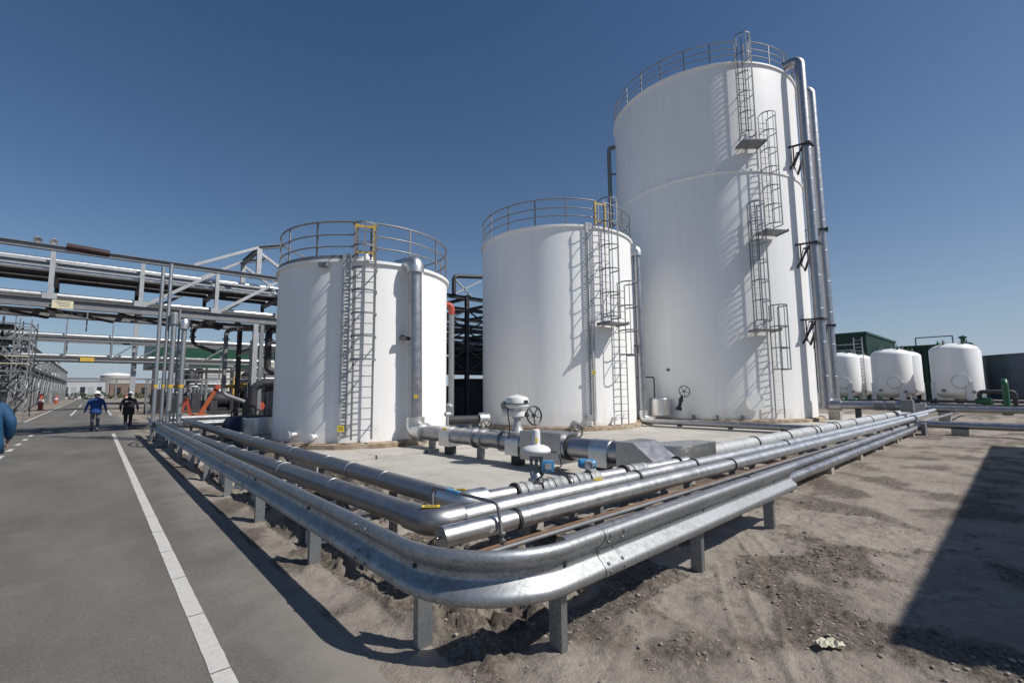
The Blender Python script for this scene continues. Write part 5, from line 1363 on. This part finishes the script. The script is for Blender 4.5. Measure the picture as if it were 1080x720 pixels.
MB().tube([pol((88, -5.4), 9.6, -90 + k * 2, 1.9) for k in range(0, 14)], .08, 8).build('rail', M['steel'], t)
t = thing('green_gooseneck', 'thick bright green bent pipe standing before the slate blue tank', 'pipe', (38.6, .75, 0))
MB().tube(fillet([(38.6, .72, 0), (38.6, .72, 1.95), (39.4, .72, 1.95), (39.4, .72, 0)], .38, 8), .14, 16).build('pipe_run', M['greenb'], t)
MB().lathe([(.14, 0), (.24, .02), (.24, .1), (.14, .12)], (38.6, .72, 0), (0, 0, 1), 16).build('flange', M['greenb'], t)
t = thing('green_pump', 'low green pump between the rightmost vessel and the green bent pipe', 'pump', (41, 1.7, 0))
MB().lathe([(.0, -.4), (.2, -.36), (.25, 0), (.18, .15), (.18, .4), (0, .42)], (41, 1.7, .7), (.3, 1, 0), 18).build('casing', M['greenb'], t)
MB().box(40.5, 41.5, 1.0, 2.4, 0, .35).build('base', M['concd'], t, smooth=None, bevel=.02)
MB().tube(fillet([(41, 1.9, .7), (41, 1.9, 1.3), (41.3, .4, 1.3), (41.3, .4, 0)], .2, 5), .12, 12).build('pipe_run', M['dark'], t)
t = thing('pipe_manifold', 'low dark pipe manifold at the feet of the small vessels', 'pipe', (43, 6, 0))
for (yy, z, mm) in ((0, .62, 'dark'), (0, .4, 'steel')): MB().tube([(42.6 + z, -3, z), (42.8 + z, 13, z)], .09, 10).build('pipe_run', M[mm], t)
for yy in (-2, 1, 4.6, 6, 8.8, 12): MB().bar((43.3, yy, 0), (43.3, yy, .65), .12).build('support_post', M['steel'], t, smooth=None)
for yy in (4.3, 5.2, 8.6, 9.4): MB().lathe([(.1, -.2), (.2, -.18), (.2, -.1), (.1, 0), (.2, .1), (.2, .18), (.1, .2)], (43.4, yy, .62), (0, 1, 0), 12).build('valve', M['greenb' if yy > 8 else 'dark'], t)

# site building that throws the large shadow over the sand (its own north wall faces the pipes)
t = thing('site_building', 'flat roofed grey site building whose dark shadow lies on the sand', 'building', (14.3, -8, 0))
MB().box(6.97, 21.8, -12, -4.03, -.1, 5.8).build('wall', M['shed'], t, smooth=None, bevel=.02)
MB().box(6.92, 21.85, -12.05, -3.99, 5.8, 5.9).build('roof', M['steel'], t, smooth=None)
for i in range(4):
    w = MB().box(8.2 + i * 3.2, 10.2 + i * 3.2, -4.025, -3.97, 1.2, 2.6).build('window', M['glass'], t, smooth=None)
MB().box(20.6, 21.6, -4.025, -3.97, 0, 2.1).build('door', M['steel'], t, smooth=None)
# ------------------------------------------------------------------ people
def person(label, loc, rz, H, J, mats, jacket, hem=.84, puff=1., helmet=True, writing=None, group=None):
    """J: joints in metres for a 1.80 m figure, facing +y. mats: upper, lower, hand, head, shoe"""
    s = H / 1.80
    root = thing('person', label, 'person', loc, group); root.rotation_euler = (0, 0, rz)
    vs, es, rad, kind = [], [], [], []
    def vert(p, r, k, parent=None):
        vs.append(V(p) * s); rad.append((r[0] * s, r[1] * s) if isinstance(r, tuple) else (r * s, r * s)); kind.append(k)
        if parent is not None: es.append((parent, len(vs) - 1))
        return len(vs) - 1
    pel = vert(J['pelvis'], (.155, .115), 'low')
    ab = vert(J['belly'], (.155 * puff, .125 * puff), 'up', pel); ch = vert(J['chest'], (.175 * puff, .13 * puff), 'up', ab)
    sh = vert(J['neckbase'], (.11, .09), 'up', ch); nk = vert(J['neck'], .058, 'head', sh)
    hd = vert(J['head'], (.078, .092), 'head', nk); tp = vert(V(J['head']) + V((0, -.005, .085)), (.068, .082), 'head', hd)
    fw = V(J.get('face', (0, 1, 0)))
    vert(V(J['head']) + fw * .105 + V((0, 0, -.005)), .014, 'head', hd)
    for e in (-1, 1): vert(V(J['head']) + V((e * .088, -.01, 0)), .013, 'head', hd)
    for q in 'LR':
        a = vert(J['sh' + q], .078 * puff, 'up', ch); b = vert(J['el' + q], .056 * puff, 'up', a); w = vert(J['wr' + q], .043 * puff, 'up', b)
        w2 = vert(along(J['el' + q], J['wr' + q], 1.12), .026, 'hand', w)
        d = (V(J['wr' + q]) - V(J['el' + q])).normalized(); side = 1 if q == 'R' else -1
        palm = V(J['wr' + q]) + d * .10; pm = vert(palm, (.034, .022), 'hand', w2)
        fwd = V((0, 1, 0)) - d * d.y; fwd.normalize(); inn = V((-side, 0, 0))
        for i, L in enumerate((.085, .095, .09, .07)):
            k0 = palm + d * .03 + fwd * (.030 - .020 * i); f1 = vert(k0, .0105, 'hand', pm)
            f2 = vert(k0 + d * L * .5 + inn * .012, .0095, 'hand', f1); vert(k0 + d * L * .9 + inn * .04, .008, 'hand', f2)
        t1_ = vert(palm - d * .02 + fwd * .045 + inn * .008, .012, 'hand', pm); vert(palm + d * .03 + fwd * .062 + inn * .03, .0095, 'hand', t1_)
    for q in 'LR':
        a = vert(J['hip' + q], .102, 'low', pel); k = vert(J['kn' + q], .072, 'low', a); f = vert(J['an' + q], .058, 'low', k)
        h_ = vert(V(J['an' + q]) + V((0, .02, -.055)), .044, 'shoe', f); vert(V(J['an' + q]) + V((0, .16, -.068)), (.042, .032), 'shoe', h_)
    me = bpy.data.meshes.new('body'); me.from_pydata([tuple(v) for v in vs], es, [])
    ob = bpy.data.objects.new('body', me); C.objects.link(ob)
    sk = ob.modifiers.new('skin', 'SKIN'); sk.use_smooth_shade = True; sk.branch_smoothing = .4
    lay = me.skin_vertices[0].data if me.skin_vertices else None
    if lay is None:
        bm = bmesh.new(); bm.from_mesh(me); bm.verts.layers.skin.verify(); bm.to_mesh(me); bm.free(); lay = me.skin_vertices[0].data
    for i, r in enumerate(rad): lay[i].radius = r; lay[i].use_root = (i == 0)
    sb = ob.modifiers.new('sub', 'SUBSURF'); sb.levels = sb.render_levels = 2
    dg = bpy.context.evaluated_depsgraph_get(); dg.update()
    fin = bpy.data.meshes.new_from_object(ob.evaluated_get(dg))
    bpy.data.objects.remove(ob); 
    fin.name = 'body'; fin.materials.clear()
    order = ['up', 'low', 'hand', 'head', 'shoe']
    for k in order: fin.materials.append(mats[k])
    segs = [(vs[a], vs[b], kind[b], min(rad[a][0], rad[b][0])) for a, b in es]
    for p in fin.polygons:
        c = p.center; best = None
        for a, b, k, r in segs:
            ab_ = b - a; t = max(0, min(1, (c - a).dot(ab_) / max(1e-9, ab_.length_squared))); dd = (c - a - ab_ * t).length - r * .6
            if best is None or dd < best[0]: best = (dd, k)
        p.material_index = order.index(best[1]); p.use_smooth = True
    body = bpy.data.objects.new('body', fin); C.objects.link(body); body.parent = root
    # loose jacket from shoulders to hem, built in the figure's own frame
    pv = V(J['pelvis']) * s; cv = V(J['chest']) * s; nv = V(J['neckbase']) * s
    jb = MB(); seg = 28; rows = []
    lev = [(hem * s, .215, .155), (.90 * s, .205, .15), (1.05 * s, .195, .145), (1.20 * s, .21, .15), (1.33 * s, .222, .15), (1.41 * s, .20, .125), (1.46 * s, .13, .10), (1.49 * s, .085, .085)]
    for z, a, b in lev:
        if z < cv.z: t = (z - pv.z) / (cv.z - pv.z); cx_ = pv.lerp(cv, max(-.2, t))
        else: t = (z - cv.z) / max(.01, nv.z - cv.z); cx_ = cv.lerp(nv, min(1.2, t))
        for k in range(seg):
            an = 2 * PI * k / seg; w = 1 + .035 * noise.noise(V((math.cos(an) * 2, math.sin(an) * 2, z * 9 + loc[1])))
            jb.v.append(V((cx_.x + a * s * puff * math.cos(an) * w, cx_.y + b * s * puff * math.sin(an) * w, z)))
    for i in range(len(lev) - 1):
        for k in range(seg): jb.face(i * seg + k, i * seg + (k + 1) % seg, (i + 1) * seg + (k + 1) % seg, (i + 1) * seg + k)
    def local(mb, name, m, par, **k):
        base = world_of(par); mb.v = [p + base for p in mb.v]; return mb.build(name, m, par, **k)
    jk = local(jb, 'jacket', jacket, root, smooth=60)
    md = jk.modifiers.new('thickness', 'SOLIDIFY'); md.thickness = .012
    if writing:
        w = MB(); x = -.13
        yb = -(.152 * s * puff) + (cv.y + nv.y) / 2
        for i, bw in enumerate((.018, .022, .02, .016, .022, .008, .02, .018, .02)):
            w.obox((x * s, yb + .9 * x * x - .012, 1.335 * s), (1, -.0, 0), (0, 1, 0), (0, 0, 1), bw * .5 * s, .006, .028 * s); x += bw + .012
        local(w, 'back_print', writing, jk, smooth=None)
    hp_ = V(J['head']) * s
    hr_ = MB().lathe([(.086 * s, -.02 * s), (.092 * s, .03 * s), (.07 * s, .10 * s), (0, .12 * s)], hp_ + V((0, -.012 * s, 0)), (0, -.15, 1), 18)
    local(hr_, 'hair', M['hair'], root, smooth=60)
    if helmet:
        h = MB().lathe([(.150 * s, .038 * s), (.135 * s, .045 * s), (.124 * s, .052 * s), (.122 * s, .085 * s), (.108 * s, .13 * s), (.075 * s, .165 * s), (.03 * s, .18 * s), (0, .182 * s)], hp_ + V((0, .01 * s, .0)), (0, .04, 1), 28)
        h.obox(hp_ + V((0, .0, .17 * s)), (0, 1, 0), (1, 0, 0), (0, 0, 1), .08 * s, .012 * s, .016 * s)
        local(h, 'helmet', M['helmet'], root, smooth=50)
    return root

# stride with the left leg on the ground, right leg trailing
WALK = dict(pelvis=(0, 0, .95), belly=(0, .01, 1.10), chest=(0, .02, 1.28), neckbase=(0, .01, 1.45), neck=(0, .015, 1.53), head=(0, .03, 1.645),
            shL=(-.20, .01, 1.41), shR=(.20, .01, 1.41), elL=(-.31, -.06, 1.14), wrL=(-.36, .02, .90), elR=(.30, -.05, 1.14), wrR=(.36, .10, .93),
            hipL=(-.09, 0, .90), hipR=(.09, 0, .90), knL=(-.09, .14, .50), anL=(-.08, .20, .085), knR=(.09, .02, .49), anR=(.075, -.22, .12))
HEAVY = dict(WALK); HEAVY.update(elL=(-.30, .0, 1.15), wrL=(-.30, .16, .99), elR=(.31, -.02, 1.14), wrR=(.33, .12, .95),
            knL=(-.09, .03, .49), anL=(-.085, -.15, .12), knR=(.09, .11, .50), anR=(.08, .14, .085))
person('man in a bright blue jacket and white helmet walking away on the road', (.10, 27.9, .012), R(4), 1.78, WALK,
       dict(up=M['bluew'], low=M['greyt'], hand=M['skin'], head=M['skin'], shoe=M['shoe']), M['bluew'], hem=.80, writing=M['bluep'])
person('man in dark navy clothes and white helmet walking away beside the barrier', (1.22, 27.6, .012), R(-3), 1.76, HEAVY,
       dict(up=M['navyc'], low=M['navyc'], hand=M['skin'], head=M['skin'], shoe=M['shoe']), M['navyc'], hem=.72, writing=M['shed'], puff=1.05)
ARM = dict(WALK); ARM.update(elR=(.325, -.05, 1.17), wrR=(.30, .09, .95), shR=(.21, .01, 1.43), elL=(-.34, -.05, 1.16), wrL=(-.33, .12, .98))
pb_ = person('man in a blue padded jacket cut off by the left edge of the photo', (-1.315, 11.1, .012), R(0), 1.93, ARM,
       dict(up=M['bluep'], low=M['navyc'], hand=M['skin'], head=M['skin'], shoe=M['shoe']), M['bluep'], hem=.72, puff=1.28)

# ------------------------------------------------------------------ camera, sun and sky
cam = bpy.data.cameras.new('camera'); co = bpy.data.objects.new('camera', cam); C.objects.link(co)
cam.sensor_width = 36; cam.lens = 485 / 1080 * 36; cam.clip_start = .05; cam.clip_end = 5000
co.matrix_world = Matrix.Translation((0, 0, 1.75)) @ Matrix.Rotation(R(-42.13), 4, 'Z') @ Matrix.Rotation(PI / 2 + R(5.83), 4, 'X') @ Matrix.Rotation(R(-.5), 4, 'Z')
S.camera = co
SUN_AZ, SUN_EL = 150., 47.
sd = V((math.sin(R(SUN_AZ)) * math.cos(R(SUN_EL)), math.cos(R(SUN_AZ)) * math.cos(R(SUN_EL)), math.sin(R(SUN_EL))))
sl = bpy.data.lights.new('sun', 'SUN'); so = bpy.data.objects.new('sun', sl); C.objects.link(so)
sl.energy = 4.5; sl.angle = R(.5); sl.color = (1, .955, .89)
so.rotation_euler = sd.to_track_quat('Z', 'Y').to_euler()
W = bpy.data.worlds.new('World'); S.world = W; W.use_nodes = True
n = W.node_tree; bg = n.nodes['Background']
sky = n.nodes.new('ShaderNodeTexSky'); sky.sky_type = 'NISHITA'; sky.sun_disc = False
sky.sun_elevation = R(SUN_EL); sky.sun_rotation = R(SUN_AZ)
sky.air_density = 1.0; sky.dust_density = .6; sky.ozone_density = 4.5; sky.altitude = 0
hs = n.nodes.new('ShaderNodeHueSaturation'); hs.inputs['Saturation'].default_value = 1.13
n.links.new(sky.outputs['Color'], hs.inputs['Color']); # thin haze low over the horizon, stronger towards the sun
tc = n.nodes.new('ShaderNodeTexCoord'); sx = n.nodes.new('ShaderNodeSeparateXYZ'); n.links.new(tc.outputs['Generated'], sx.inputs[0])
def mth(op, a, b=None):
    m = n.nodes.new('ShaderNodeMath'); m.operation = op
    for k, v in enumerate((a, b)):
        if v is None: continue
        if isinstance(v, (int, float)): m.inputs[k].default_value = v
        else: n.links.new(v, m.inputs[k])
    return m.outputs[0]
low = mth('SUBTRACT', 1, mth('MAXIMUM', sx.outputs['Z'], 0))
dt = n.nodes.new('ShaderNodeVectorMath'); dt.operation = 'DOT_PRODUCT'; n.links.new(tc.outputs['Generated'], dt.inputs[0]); dt.inputs[1].default_value = (math.sin(R(SUN_AZ)), math.cos(R(SUN_AZ)), 0)
gl = mth('MAXIMUM', mth('MULTIPLY_ADD', dt.outputs['Value'], .5), 0)
fac = mth('ADD', mth('MULTIPLY', mth('POWER', low, 9), .72), mth('MULTIPLY', mth('MULTIPLY', mth('POWER', low, 2.5), mth('ADD', gl, .35)), .36))
hz_ = n.nodes.new('ShaderNodeMix'); hz_.data_type = 'RGBA'; n.links.new(mth('MINIMUM', fac, 1), hz_.inputs['Factor'])
n.links.new(hs.outputs['Color'], hz_.inputs[6]); hz_.inputs[7].default_value = (5.2, 6.4, 8.1, 1)
n.links.new(hz_.outputs[2], bg.inputs['Color']); bg.inputs['Strength'].default_value = .069
vs_ = S.view_settings; vs_.view_transform = 'Standard'; vs_.look = 'None'; vs_.gamma = 1; vs_.exposure = .06; vs_.use_curve_mapping = False
S.cycles.max_bounces = 6
